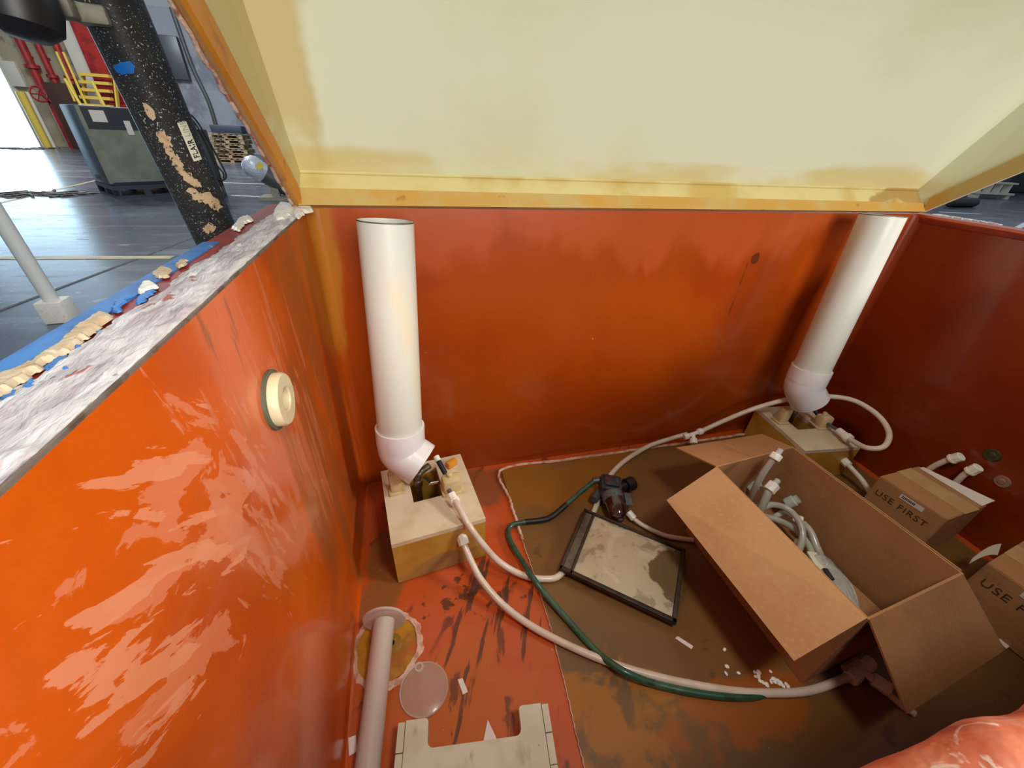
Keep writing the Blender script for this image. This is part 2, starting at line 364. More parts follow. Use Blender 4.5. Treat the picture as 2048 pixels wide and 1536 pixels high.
def cyl(bm, a, b, r, seg=20, r2=None, bev=0.0):
    a = Vector(a); b = Vector(b); h = (b - a).length; r2 = r if r2 is None else r2
    if bev: prof = [(0, 0), (r - bev, 0), (r, bev), (r2, h - bev), (r2 - bev, h), (0, h)]
    else: prof = [(0, 0), (r, 0), (r2, h), (0, h)]
    lathe(bm, prof, a, b - a, seg)
def spline(pts, n=8):
    P = [Vector(p) for p in pts]; out = []
    for i in range(len(P) - 1):
        p0 = P[max(i - 1, 0)]; p1 = P[i]; p2 = P[i + 1]; p3 = P[min(i + 2, len(P) - 1)]
        for k in range(n):
            t = k / n
            out.append(.5 * ((2 * p1) + (p2 - p0) * t + (2 * p0 - 5 * p1 + 4 * p2 - p3) * t * t + (3 * p1 - p0 - 3 * p2 + p3) * t ** 3))
    out.append(P[-1]); return out
def tube(bm, pts, r, seg=12, n=8, smooth=True, cap=True, inner=None):
    P = spline(pts, n) if smooth else [Vector(p) for p in pts]
    rad = r if callable(r) else (lambda t: r)
    T = [(P[min(i + 1, len(P) - 1)] - P[max(i - 1, 0)]).normalized() for i in range(len(P))]
    x = frame(T[0])[0]; rings = []
    for i, p in enumerate(P):
        x = (x - T[i] * x.dot(T[i])).normalized(); y = T[i].cross(x)
        rr = rad(i / (len(P) - 1))
        rings.append([bm.verts.new(p + (x * math.cos(a) + y * math.sin(a)) * rr) for a in [2 * math.pi * k / seg for k in range(seg)]])
    for a, b in zip(rings, rings[1:]):
        for i in range(seg):
            j = (i + 1) % seg; bm.faces.new((a[i], a[j], b[j], b[i]))
    if cap:
        bm.faces.new(rings[0][::-1]); bm.faces.new(rings[-1])
    return rings
def hexnut(bm, a, b, r, hole=None):
    """ribbed nut between points a and b"""
    cyl(bm, a, b, r, 8, bev=min(.0012, r * .2))
def grid(bm, nu, nv, fn):
    vs = [[bm.verts.new(fn(i / nu, j / nv)) for j in range(nv + 1)] for i in range(nu + 1)]
    for i in range(nu):
        for j in range(nv): bm.faces.new((vs[i][j], vs[i + 1][j], vs[i + 1][j + 1], vs[i][j + 1]))
    return vs
def slab(bm, a, b, c, d, n):
    """quad a b c d thickened by vector n"""
    prism(bm, [Vector(a), Vector(b), Vector(c), Vector(d)], n)
def text(name, body, size, origin, xd, yd, mat, parent, depth=.0004, bend=None, bold=0.0):
    cu = bpy.data.curves.new(name, 'FONT'); cu.body = body; cu.size = size; cu.extrude = depth; cu.offset = bold; cu.space_character = 1.12
    t = bpy.data.objects.new(name, cu); COL.objects.link(t)
    dg = bpy.context.evaluated_depsgraph_get(); dg.update()
    me = bpy.data.meshes.new_from_object(t.evaluated_get(dg))
    bpy.data.objects.remove(t); bpy.data.curves.remove(cu)
    bm = newbm(); bm.from_mesh(me); bpy.data.meshes.remove(me)
    xd = Vector(xd).normalized(); yd = Vector(yd).normalized(); nd = xd.cross(yd); o = Vector(origin or (0, 0, 0))
    for v in bm.verts:
        c = v.co.copy()
        v.co = bend(c) if bend else o + xd * c.x + yd * c.y + nd * c.z
    return obj(name, bm, mat, parent, smooth=0)
rnd = random.Random(7)
def blob(bm, outline, z, h, jag=.25, seed=1):
    """lumpy patch on a horizontal surface, outline = [(x, y)...]"""
    Q = [Vector((p[0], p[1], 0)) for p in outline]; m = len(Q)
    xs = [q.x for q in Q]; ys = [q.y for q in Q]
    span = math.sqrt((max(xs) - min(xs)) * (max(ys) - min(ys))); st_ = max(span / 34, .0009)
    off = Vector((seed * 3.1, seed * 1.7, 0))
    def inside(p):
        c = False
        for i in range(m):
            a, b = Q[i], Q[(i + 1) % m]
            if (a.y > p.y) != (b.y > p.y) and p.x < (b.x - a.x) * (p.y - a.y) / (b.y - a.y) + a.x: c = not c
        return c
    def dist(p):
        best = 9
        for i in range(m):
            a, b = Q[i], Q[(i + 1) % m]; d = b - a; t = max(0, min(1, (p - a).dot(d) / max(d.dot(d), 1e-12)))
            best = min(best, (p - a - d * t).length)
        return best
    V = {}
    nx = int((max(xs) - min(xs)) / st_) + 2; ny = int((max(ys) - min(ys)) / st_) + 2
    w_ = max(h * 1.4, st_ * 2)
    for i in range(nx):
        for j in range(ny):
            p = Vector((min(xs) + i * st_, min(ys) + j * st_, 0))
            wv = Vector((noise.noise(p * 160 + off), noise.noise(p * 160 - off), 0)) * jag * .006
            if not inside(p + wv): continue
            d = min(1, dist(p) / w_)
            nz = noise.noise(p * 95 + off) * .55 + noise.noise(p * 260 + off) * .35
            V[i, j] = bm.verts.new((p.x, p.y, z + h * math.sqrt(d * (2 - d)) * (1 + .6 * nz)))
    used = set()
    for (i, j) in list(V):
        k = ((i, j), (i + 1, j), (i + 1, j + 1), (i, j + 1))
        if all(q in V for q in k): bm.faces.new([V[q] for q in k]); used.update(k)
    for q, v in V.items():
        if q not in used: bm.verts.remove(v)
        elif any((q[0] + a, q[1] + b) not in used for a in (-1, 0, 1) for b in (-1, 0, 1)): v.co.z = z - .0008

# ------------------------------------------------------------------ the hall
b = newbm(); box(b, (2, 12, G - .05), (90, 80, .1)); struct('floor', b, m_conc)
FY = 26.0
b = newbm()                                            # far wall with the open bay door on its left
box(b, (-13.6, FY + .15, 2.2), (5.4, .3, 5.6)); box(b, (-32.5, FY + .15, 2.2), (21, .3, 5.6)); box(b, (-19.15, FY + .15, 4.55), (5.7, .3, .9))
struct('wall_back', b, m_hallwall)
b = newbm(); box(b, (13.55, FY + .1, 2.2), (49.1, .25, 5.6)); struct('wall_right', b, m_greywall)
b = newbm(); box(b, (-19.1, FY + .6, 1.75), (6.4, .05, 4.7)); struct('door_1', b, m_day)
b = newbm()
for x in (-21.9, -16.3): box(b, (x, FY - .06, 1.75), (.18, .12, 4.7))
struct('trim_1', b, m_whitep)
for nm, p0, p1, wd_, mt in (('trim_2', at(-200, 517, G), at(345, 515, G), .13, m_line_y), ('trim_3', at(-60, 420, G), at(230, 352, G), .08, m_line_y),
                            ('trim_4', at(462, 391, G), at(640, 398, G), .12, m_line_w), ('trim_5', at(430, 365, G), at(640, 372, G), .12, m_line_w),
                            ('trim_6', at(1990, 480, G), at(2140, 400, G), .14, m_line_w), ('trim_7', at(1880, 424, G), at(1960, 428, G), .12, m_line_w)):
    d = (p1 - p0); d.z = 0; nn = Vector((-d.y, d.x, 0)).normalized() * wd_ / 2
    b = newbm(); slab(b, p0 - nn, p1 - nn, p1 + nn, p0 + nn, (0, 0, .004)); struct(nm, b, mt)
for nm, p0, p1 in (('trim_8', at(-100, 660, G), at(400, 470, G)),):
    d = (p1 - p0); d.z = 0; nn = Vector((-d.y, d.x, 0)).normalized() * .02
    b = newbm(); slab(b, p0 - nn, p1 - nn, p1 + nn, p0 + nn, (0, 0, .003)); struct(nm, b, m_joint)

# air compressor
def local(bx, by, rz):
    return Matrix.Translation((bx, by, G)) @ Matrix.Rotation(rz, 4, 'Z')
comp = thing('air_compressor', 'large navy and grey-green cabinet compressor on a dark fork skid', 'compressor', (-5.54, 9.70, G))
cm = local(-5.54, 9.70, math.radians(40))
def lbox(bm, m, lo, hi, bev=0.0):
    c = [(lo[i] + hi[i]) / 2 for i in range(3)]; s = [hi[i] - lo[i] for i in range(3)]
    box(bm, None, s, bev=bev, mat4=m @ Matrix.Translation(c))
b = newbm(); lbox(b, cm, (0, 0, .24), (1.7, 1.1, 1.60), .02); obj('cabinet', b, m_navy, comp)
b = newbm(); lbox(b, cm, (.05, -.025, .30), (1.65, .0, 1.22)); obj('front_panel', b, m_greenp, comp, label='grey-green front panel')
b = newbm(); lbox(b, cm, (.05, -.03, 1.22), (1.65, 0, 1.57)); obj('control_panel', b, m_blackp, comp, label='black upper panel')
b = newbm(); lbox(b, cm, (-.005, -.035, .28), (.05, .02, 1.6)); obj('corner_trim', b, m_greenp, comp)
for x0, x1, z0, z1 in ((.16, .38, 1.34, 1.53), (.62, .72, 1.14, 1.38)):
    b = newbm(); lbox(b, cm, (x0, -.034, z0), (x1, -.03, z1)); obj('notice', b, m_label, comp, label='white paper notice')
b = newbm()
lbox(b, cm, (0, 0, .16), (1.7, 1.1, .24)); lbox(b, cm, (0, 0, 0), (1.7, 1.1, .05))
for x in (0, .5, 1.05, 1.58): lbox(b, cm, (x, 0, .05), (x + .12, .08, .16)); lbox(b, cm, (x, 1.02, .05), (x + .12, 1.1, .16))
for y in (0, .5, 1.02): lbox(b, cm, (0, y, .05), (.08, y + .08, .16)); lbox(b, cm, (1.62, y, .05), (1.7, y + .08, .16))
obj('skid', b, m_skid, comp)
b = newbm(); lbox(b, cm, (-.004, .5, .30), (0, .85, .38)); obj('vent', b, m_black, comp)

dry = thing('air_dryer', 'tall charcoal cabinet with black canister and looped cables, right of the compressor', 'machine', at(440, 395, G))
dm = local(at(440, 396, G).x, at(440, 396, G).y, math.radians(22))
b = newbm(); lbox(b, dm, (-.5, 0, .22), (.15, .45, 1.30), .02); obj('cabinet', b, m_dryer, dry)
b = newbm()
for x in (-.5, .10): lbox(b, dm, (x, 0, 0), (x + .05, .06, .24)); lbox(b, dm, (x, .39, 0), (x + .05, .45, .24))
lbox(b, dm, (-.5, 0, .04), (.15, .45, .09)); obj('stand', b, m_skid, dry)
b = newbm(); lathe(b, [(0, 0), (.12, .01), (.16, .1), (.16, .42), (.12, .50), (0, .52)], dm @ Vector((-.18, -.12, 1.02)), (0, 0, 1), 20); obj('canister', b, m_black, dry)
b = newbm(); tube(b, [dm @ Vector(p) for p in ((-.2, -.02, 1.55), (-.02, -.03, 1.52), (.1, -.05, 1.2), (.2, -.08, .75), (.24, -.1, .45), (.12, -.1, .36), (.05, -.05, .42))], .018); obj('cable', b, m_black, dry)
b = newbm(); tube(b, [dm @ Vector(p) for p in ((-.3, -.02, 1.48), (-.05, -.06, 1.46), (.06, -.08, 1.1), (.12, -.1, .7), (.2, -.1, .5), (.17, -.1, .40))], .015); obj('cable', b, m_black, dry)

# yellow stairs
sx0, sx1, sy = -12.9, -11.75, 23.2
st = thing('yellow_stairs', 'yellow open metal stairs with handrails behind the compressor', 'stairs', (-12.4, sy, G))
for k in range(8):
    b = newbm(); z = .3 + k * .28 + G + .3; y = sy + k * .2
    box(b, ((sx0 + sx1) / 2, y, z + .3), (1.1, .26, .11)); obj('step', b, m_yel, st)
for x in (sx0, sx1):
    b = newbm(); slab(b, (x, sy - .25, G), (x, sy - .05, G), (x, sy + 1.75, G + 2.9), (x, sy + 1.55, G + 2.9), (.06, 0, 0)); obj('stringer', b, m_yel, st)
for (u0, v0), (u1, v1) in (((129, 157), (163, 212)), ((184, 162), (209, 212))):
    p, q = aty(u0, v0, sy - .35), aty(u1, v1, sy - .35)
    b = newbm(); cyl(b, p, q, .055, 8); cyl(b, (q.x, q.y, G), q, .04, 8); cyl(b, (p.x, p.y, p.z - .75), p, .035, 8); obj('handrail', b, m_yel, st)
for u in (140, 153):
    b = newbm(); p = aty(u, 165, sy + .5); cyl(b, (p.x, p.y, G), (p.x, p.y, 2.9), .045, 8); obj('guard_post', b, m_yel, st)
# pipes and columns on the far wall
for i, (x, r, mt, lab) in enumerate(((-15.1, .16, m_redp, 'red vertical pipe on the far wall, nearest the bay door'), (-14.5, .12, m_redp, 'middle of three red vertical pipes on the far wall'), (-13.85, .13, m_redp, 'red vertical pipe on the far wall beside the white column'))):
    b = newbm(); z0 = 1.45 if i == 0 else 1.75; cyl(b, (x, FY - .3, z0), (x, FY - .3, 5.0), r, 14)
    lathe(b, [(r, 0), (r * 1.7, 0), (r * 1.7, .12), (r, .12)], (x, FY - .3, 2.1 if i else 2.4), (0, 0, 1), 14); box(b, (x, FY - .15, 2.8), (.1, .3, .08))
    tag(obj('wall_pipe', b, mt), lab, 'pipe')
b = newbm(); box(b, (-13.2, FY - .2, 2.2), (.55, .4, 5.6), bev=.02); tag(obj('column', b, m_whitep), 'white square column on the far wall behind the yellow stairs', 'column')
t = thing('fire_valve', 'red handwheel valve low on the far wall near the bay door', 'valve', (-14.85, FY - .6, G))
b = newbm(); cyl(b, (-14.85, FY - .6, G), (-14.85, FY - .6, 1.15), .14, 12); cyl(b, (-14.85, FY - .6, .75), (-14.80, FY - .6, .7), .13, 12); obj('valve_body', b, m_redp, t)
b = newbm(); wc = Vector((-14.95, FY - .95, 1.45))
lathe(b, [(.27, -.03), (.31, 0), (.27, .03), (.24, 0)], wc, (.2, -1, .1), 24, closed=True)
for k in range(3):
    a = k * math.pi / 3; d = Vector((math.cos(a), 0, math.sin(a))) * .26; cyl(b, wc - d, wc + d, .025, 6)
cyl(b, wc, (-14.85, FY - .6, 1.1), .05, 8); obj('handwheel', b, m_redp, t)
b = newbm(); box(b, (-11.9, FY - .6, 2.9), (1.6, .7, 3.2), bev=.08); cyl(b, (-12.1, FY - 1.0, 2.6), (-12.1, FY - .9, 2.6), .3, 16); box(b, (-11.9, FY - .6, .35), (1.2, .6, 1.9))
tag(obj('red_tank', b, m_redp), 'tall red painted tank behind the yellow stairs', 'tank')
for x, w_, mt, lab in ((-15.45, .3, m_yel, 'yellow guard post beside the bright bay door'), (-15.2, .13, m_whitep, 'thin white guard post beside the yellow one at the bay door')):
    b = newbm(); cyl(b, (x, FY - 1.2, G), (x, FY - 1.2, 1.5), w_ / 2, 12, bev=.02); tag(obj('guard_post', b, mt), lab, 'post')
b = newbm(); box(b, (-13.9, FY - 1.0, .65), (1.1, .6, 2.5), bev=.03); tag(obj('brown_cabinet', b, m_dkbrown), 'dark brown steel cabinet at the foot of the far wall pipes', 'cabinet')
b = newbm(); box(b, (-15.95, FY - .14, 2.15), (.5, .25, .9), bev=.03); tag(obj('wall_box', b, m_whitep), 'pale box mounted on the wall edge by the bay door', 'box')
# grey wall details, seen right of the actuator cylinder
for k, (x, lab) in enumerate(((-9.0, 'grey conduit running down the blue-grey wall, left one'), (-7.6, 'grey conduit running down the blue-grey wall, right one'))):
    b = newbm(); tube(b, [(x, FY - .1, 5), (x + .1, FY - .1, 3), (x + .35, FY - .1, 1.6), (x + .35, FY - .1, .4)], .09, 8); tag(obj('conduit', b, m_steel), lab, 'conduit')
b = newbm(); box(b, (-9.6, FY - .178, 3.2), (1.0, .3, 1.6), bev=.03); tag(obj('electrical_box', b, m_steel), 'dark electrical box high on the blue-grey wall beside the lid', 'box')
b = newbm(); box(b, (-6.6, FY - .278, 1.3), (.7, .5, 1.1), bev=.03); tag(obj('red_cabinet', b, m_redp), 'red box above the pallet stack', 'box')
# pallets
px_, py_ = -6.35, 20.2
for k in range(6):
    b = newbm(); z = G + k * .17; o_ = rnd.uniform(-.06, .06)
    for yy in (-.5, 0, .5):
        for xx in (-.53, 0, .53): box(b, (px_ + o_ + xx, py_ + yy, z + .07), (.13, .1, .10))
    for j in range(6): box(b, (px_ + o_ - .52 + j * .208, py_, z + .135), (.12, 1.1, .03))
    for yy in (-.5, 0, .5): box(b, (px_ + o_, py_ + yy, z + .013), (1.2, .1, .022))
    box(b, (px_ + o_, py_, z + .118), (1.2, 1.1, .012))
    tag(obj('pallet', b, m_wood, smooth=0), ('wooden pallet at the bottom of the stack', 'wooden pallet second from the bottom of the stack', 'wooden pallet third from the bottom of the stack', 'wooden pallet fourth from the bottom of the stack', 'wooden pallet fifth from the bottom of the stack', 'wooden pallet on top of the stack')[k], 'pallet', 'pallets stacked by the far wall')
b = newbm(); box(b, (px_ + .05, py_, G + 1.17), (1.1, .9, .26), bev=.03); tag(obj('bundle', b, m_skid), 'dark bundle lying on top of the pallet stack', 'bundle')
b = newbm()
pw = at(470, 335, G)
for s in (0, 1): box(b, (-4.55 + s * .75, 17.6, G + .55), (.09, .09, 1.1))
box(b, (-4.2, 17.6, G + .75), (1.0, .1, .1)); tag(obj('wooden_trestle', b, m_wood, smooth=0), 'pale wooden trestle between the pallets and the lid edge', 'trestle')
# wrapped motor on a stand
wr = thing('wrapped_motor', 'plastic-wrapped grey cylinder on a steel stand, seen just under the lid edge', 'machine', at(540, 398, G))
wp = at(540, 398, G); a0 = aty(492, 325, wp.y - .2); a1 = aty(575, 375, wp.y + .2)
b = newbm(); ax = (a1 - a0); lathe(b, [(0, 0), (.16, .02), (.2, .08), (.2, ax.length), (0, ax.length)], a0, ax, 20); obj('motor_body', b, m_steel, wr)
b = newbm(); lathe(b, [(0, -.06), (.10, -.05), (.19, .02), (.225, .1), (.215, .28), (.208, .34)], a0, ax, 20); obj('plastic_wrap', b, m_wrap, wr)
b = newbm(); pl = aty(520, 332, wp.y - .42); lathe(b, [(0, 0), (.075, 0), (.075, .012), (0, .012)], pl, (-.35, -.9, .3), 16); obj('yellow_sticker', b, m_yel, wr)
b = newbm(); bb = a0.lerp(a1, .62); box(b, (bb.x, bb.y, (bb.z - .1 + G) / 2), (.16, .2, bb.z - .1 - G)); box(b, (bb.x + .02, bb.y, G + .03), (.7, .6, .06)); obj('stand', b, m_bracket, wr)
# floor strips
for pts, lab in (([(0, 388), (60, 392), (110, 386), (160, 392)], 'dark crumpled strip lying on the floor left of the compressor'), ([(10, 296), (50, 299), (100, 296)], 'dark strip on the floor at the foot of the bay door')):
    b = newbm(); P = [at(u, v, G) for u, v in pts]; P = spline(P, 10)
    w_ = .32 if pts[0][1] > 350 else .3
    for i in range(len(P) - 1):
        d = (P[i + 1] - P[i]); nn = Vector((-d.y, d.x, 0)).normalized() * w_ * (1 + .3 * math.sin(i * 1.7))
        z0 = Vector((0, 0, .02 + .015 * math.sin(i * 2.1)))
        prism(b, [P[i] - nn, P[i + 1] - nn, P[i + 1] + nn, P[i] + nn], z0)
    tag(obj('floor_mat', b, m_rag, smooth=0), lab, 'mat')
# white pole with a square base on the hall floor
pb = at(128, 640, G)
po = thing('floor_pole', 'slim white pole with a square cream base on the concrete floor', 'pole', pb)
b = newbm(); cyl(b, pb + Vector((0, 0, .10)), pb + Vector((-.02, 0, 1.7)), .05, 14); obj('pole', b, m_poly, po)
b = newbm(); box(b, pb + Vector((0, 0, .09)), (.17, .17, .18), .1, .012); obj('base', b, m_white_foam, po)
# things seen through the gap on the right
for uvs, lab, mt, hh, nm, ct in ((((1895, 414), (1945, 414)), 'black low tyre-like roll on the floor beyond the right rim', m_black, .35, 'rubber_roll', 'roll'),):
    p0, p1 = at(*uvs[0], G), at(*uvs[1], G); b = newbm(); cyl(b, p0 + Vector((0, 0, .16)), p1 + Vector((0, 0, .16)), .16, 16, bev=.05); tag(obj(nm, b, mt), lab, ct)
p0 = at(1975, 396, G)
t = thing('white_frame_cart', 'pale open-framed cart far off under the right lid edge', 'cart', p0)
b = newbm(); box(b, p0 + Vector((0, 0, .22)), (2.0, .5, .08), -.2)
for k in range(4): box(b, p0 + Vector((-.8 + k * .5, .15 - k * .09, .45)), (.08, .3, .42), -.2)
box(b, p0 + Vector((0, 0, .68)), (1.9, .35, .07), -.2)
for k in (-.8, .8): box(b, p0 + Vector((k, -k * .2, .1)), (.2, .35, .2), -.2)
obj('frame', b, m_whitep, t)
p0 = at(2050, 392, G) + Vector((0, 2.0, 0))
b = newbm(); box(b, p0 + Vector((1.5, 1, 1.5)), (7, 2.5, 3.0), -.2, .15); box(b, p0 + Vector((-1.5, 0, .5)), (3, 1.6, 1.0), -.2, .1)
tag(obj('dark_machine', b, m_dryer), 'dark bulky machine in the distance beyond the right rim', 'machine')

# ------------------------------------------------------------------ the tank
tank = thing('fiberglass_tank', 'large open orange fiberglass tank with its cream lid raised', 'tank', (W / 2, -DEP / 2, G))
OX = .085
b = newbm(); box(b, (W / 2, -DEP / 2 - .012, -.02), (W + .02, DEP + .045, .04)); obj('tank_floor', b, m_tfloor, tank)
def wallgrid(name, mat, p0, ux, uz, out, th=.02, label=None, nu=20, nv=12):
    b = newbm(); prism(b, [Vector(p0), Vector(p0) + Vector(ux), Vector(p0) + Vector(ux) + Vector(uz), Vector(p0) + Vector(uz)], Vector(out) * th)
    return obj(name, b, mat, tank, label=label)
wallgrid('left_wall', m_wall_l, (0, -DEP, -.04), (0, DEP, 0), (0, 0, H + .036), (-1, 0, 0), label='bright orange left wall streaked with painted salmon glare')
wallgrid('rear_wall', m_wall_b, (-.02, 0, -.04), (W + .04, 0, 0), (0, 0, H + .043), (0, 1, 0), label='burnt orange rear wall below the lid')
wallgrid('right_wall', m_wall_r, (W, -DEP, -.04), (0, DEP, 0), (0, 0, H + .04), (1, 0, 0), label='orange right wall with its shade painted in')
# corner fillets along the inner edges
b = newbm(); prof = [Vector((0, 0, 0))] + [Vector((.022 * (1 - math.sin(a)), -.022 * (1 - math.cos(a)), 0)) for a in [math.pi / 2 * k / 6 for k in range(7)]]
prism(b, prof, (0, 0, H)); obj('corner_fillet', b, m_wall_b, tank)
b = newbm(); prism(b, [Vector((W - p.x, p.y, 0)) for p in prof], (0, 0, H)); obj('corner_fillet', b, m_wall_r, tank)
b = newbm(); prism(b, [Vector((.007, -DEP, 0)), Vector((0, -DEP, 0)), Vector((0, -DEP, .007)), Vector((.002, -DEP, .002))], (0, DEP, 0)); obj('corner_fillet', b, m_wall_l, tank)
# outer shell down to the hall floor
b = newbm()
box(b, (-.07, -DEP / 2, (G + H - .03) / 2), (.02, DEP + .2, H - .03 - G)); box(b, (W + .07, -DEP / 2, (G + H - .03) / 2), (.02, DEP + .2, H - .03 - G))
box(b, (W / 2, .09, (G + H - .03) / 2), (W + .16, .02, H - .03 - G)); box(b, (W / 2, -DEP - .045, (G + H - .13) / 2), (W + .16, .02, H - .13 - G))
obj('outer_shell', b, m_redband, tank)
# left rim: three bands side by side
def band(name, x0, x1, z, amp, mat, seed, y0=-DEP - .08, y1=.08, jag=0.0, nx=5, ny=120, th=.02, label=None):
    r = random.Random(seed); b = newbm()
    ja = [0.0]; jb = [0.0]
    for j in range(ny):
        ja.append(ja[-1] * .7 + r.uniform(-1, 1) * jag); jb.append(-abs(jb[-1] * .7 + r.uniform(-1, 1) * jag * .5))
    hs = {}
    def fn(u, v):
        j = round(v * ny); i = round(u * nx)
        xa = x0 + ja[j]; xb = x1 + (jb[j] if jag else 0)
        edge = 0 if i in (0, nx) else 1
        key = (i, j // 2)
        if key not in hs: hs[key] = r.uniform(-1, 1)
        return Vector((xa + (xb - xa) * u, y0 + (y1 - y0) * v, z + amp * (.6 * edge + .5 * hs[key] * edge)))
    vs = grid(b, nx, ny, fn)
    g = bmesh.ops.extrude_face_region(b, geom=list(b.faces))
    for e in g['geom']:
        if isinstance(e, bmesh.types.BMVert): e.co.z = z - th
    return obj(name, b, mat, tank, label=label)
band('blue_edge', -OX, -.066, H - .002, .0006, m_blue, 3, y1=-.26, label='blue painted outer edge of the rim')
band('rim_base', -OX + .0005, -.004, H - .004, .0006, m_redband, 4, label='dark red rim of the left wall')
band('chalk_strip', -.050, -.0016, H - .001, .003, m_chalk, 5, jag=.0025, nx=9, ny=200, label='rough chalky white strip on the rim')
band('inner_edge', -.0018, -.0002, H - .0015, .0008, m_groove, 6, th=.004, label='thin grey inner edge of the rim')
def onrim(pts): return [(p.x, p.y) for p in [at(u, v, H) for u, v in pts]]
for i, (pts, mt, h, nm, lb) in enumerate((
        ([(-60, 800), (-10, 755), (60, 722), (110, 690), (150, 655), (210, 618), (226, 632), (200, 655), (150, 695), (100, 725), (60, 757), (10, 785), (-60, 850)], m_foam, .008, 'foam_patch', 'long beige foam smear on the rim'),
        ([(304, 545), (322, 532), (343, 537), (338, 552), (312, 556)], m_foam, .005, 'foam_patch', None),
        ([(350, 527), (362, 517), (375, 520), (370, 530), (356, 535)], m_foam, .004, 'foam_patch', None),
        ([(272, 583), (285, 565), (300, 560), (318, 573), (300, 580), (280, 590)], m_white_foam, .006, 'foam_patch', 'white foam dab on the rim'),
        ([(462, 456), (478, 436), (500, 432), (509, 440), (490, 447), (478, 463)], m_white_foam, .008, 'foam_patch', 'white foam dab beside the black cylinder'),
        ([(113, 703), (135, 697), (138, 706), (118, 710)], m_white_foam, .004, 'foam_patch', None),
        ([(88, 735), (110, 708), (135, 712), (140, 735), (120, 757), (92, 745)], m_blue, .002, 'paint_chip', None),
        ([(38, 775), (55, 755), (70, 752), (70, 775), (48, 780)], m_blue, .002, 'paint_chip', None),
        ([(0, 790), (20, 775), (36, 778), (32, 800), (10, 808), (-5, 800)], m_blue, .002, 'paint_chip', None),
        ([(145, 690), (158, 682), (166, 692), (158, 702)], m_blue, .002, 'paint_chip', None),
        ([(188, 655), (200, 650), (210, 668), (198, 665)], m_blue, .002, 'paint_chip', None),
        ([(215, 615), (240, 592), (262, 590), (250, 605), (240, 622), (225, 625)], m_blue, .002, 'paint_chip', None),
        ([(268, 600), (288, 578), (308, 575), (310, 585), (290, 595), (275, 612)], m_blue, .002, 'paint_chip', None))):
    b = newbm(); blob(b, onrim(pts), H - .0006, .0007 if mt is m_blue else h * .42, .6, seed=i + 3)
    obj(nm, b, mt, tank, label=lb)
b = newbm(); blob(b, onrim([(585, 430), (600, 412), (626, 412), (628, 425), (612, 428), (598, 440)]), H + .001, .006, .5, seed=21)
blob(b, onrim([(545, 425), (560, 405), (585, 410), (600, 418), (575, 440), (550, 445)]), H + .001, .004, .6, seed=22)
obj('corner_filler', b, m_white_foam, tank, label='pale crumbling filler at the rear left corner of the rim')
# right rim
b = newbm(); box(b, (W + .036, -DEP / 2, H - .008), (.076, DEP + .16, .02), bev=.004); obj('right_rim', b, m_redband, tank, label='dark red rim of the right wall')
b = newbm(); cyl(b, (W + .002, .05, H - .002), (W + .002, -DEP, H - .002), .006, 10); obj('rim_bead', b, M('glossy_rim_bead', lin(176, 70, 36), .15, coat=.8), tank)
b = newbm(); blob(b, [(W + .055, .0), (W + .085, .0), (W + .085, -.14), (W + .065, -.17), (W + .055, -.08)], H + .0015, .003, .6, seed=31); obj('chalk_smear', b, m_chalk, tank)
# front wall and its thick scuffed rim
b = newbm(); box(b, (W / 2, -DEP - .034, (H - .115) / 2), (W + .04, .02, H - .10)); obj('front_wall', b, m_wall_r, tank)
b = newbm(); n = 120
def frim(u, v):
    x = -.08 + (W + .16) * u; a = math.pi * (v - .02) * 1.06
    rr = .022 + .0016 * math.sin(x * 61) + .0012 * math.sin(x * 143 + v * 5) + .0010 * math.sin(x * 37 + v * 9)
    k = max(0.0, min(1.0, (x - .215) / .14)); dz = -.10 + .084 * k * k * (3 - 2 * k)
    return Vector((x, -DEP - .0265 + .8 * rr * math.cos(a), H - .020 + dz + rr * math.sin(a)))
grid(b, 220, 22, frim); obj('front_rim', b, m_rim_f, tank, label='thick scuffed salmon-red front rim close to the viewer')

# floor drain
dc = Vector((.066, -.468, .0006))
b = newbm()
def dring(r0, r1, z, seg=64, jag=.0, seed=1):
    r = random.Random(seed); ph = r.uniform(0, 6); R0 = []; R1 = []
    for i in range(seg):
        a = 2 * math.pi * i / seg
        k = 1 + jag * (math.sin(a * 8 + ph) * .5 + math.sin(a * 3 + ph * 2) * .6 + r.uniform(-.4, .4)); k2 = k + r.uniform(-.03, .05)
        R0.append(b.verts.new(dc + Vector((math.cos(a) * r0 * k * .9, math.sin(a) * r0 * k, z)))); R1.append(b.verts.new(dc + Vector((math.cos(a) * r1 * k2 * .9, math.sin(a) * r1 * k2, .0))))
    for i in range(seg): b.faces.new((R0[i], R0[(i + 1) % seg], R1[(i + 1) % seg], R1[i]))
dring(.0655, .0765, .003, jag=.045, seed=5); obj('drain_sealant', b, m_edge, tank, label='ragged white ring of sealant around the drain')
b = newbm(); lathe(b, [(0, .0012), (.06, .0012), (.066, .0006)], dc, (0, 0, 1), 8); obj('drain_recess', b, m_drain, tank, label='amber octagonal drain recess')
b = newbm(); hp = at(784, 1288, 0); lathe(b, [(.006, .003), (.006, .005), (.018, .004), (.021, .001)], hp, (0, 0, 1), 24); obj('drain_fitting', b, m_pitin, tank)
b = newbm(); lathe(b, [(0, .0035), (.0065, .0035)], hp, (0, 0, 1), 16); obj('drain_hole', b, m_black, tank)
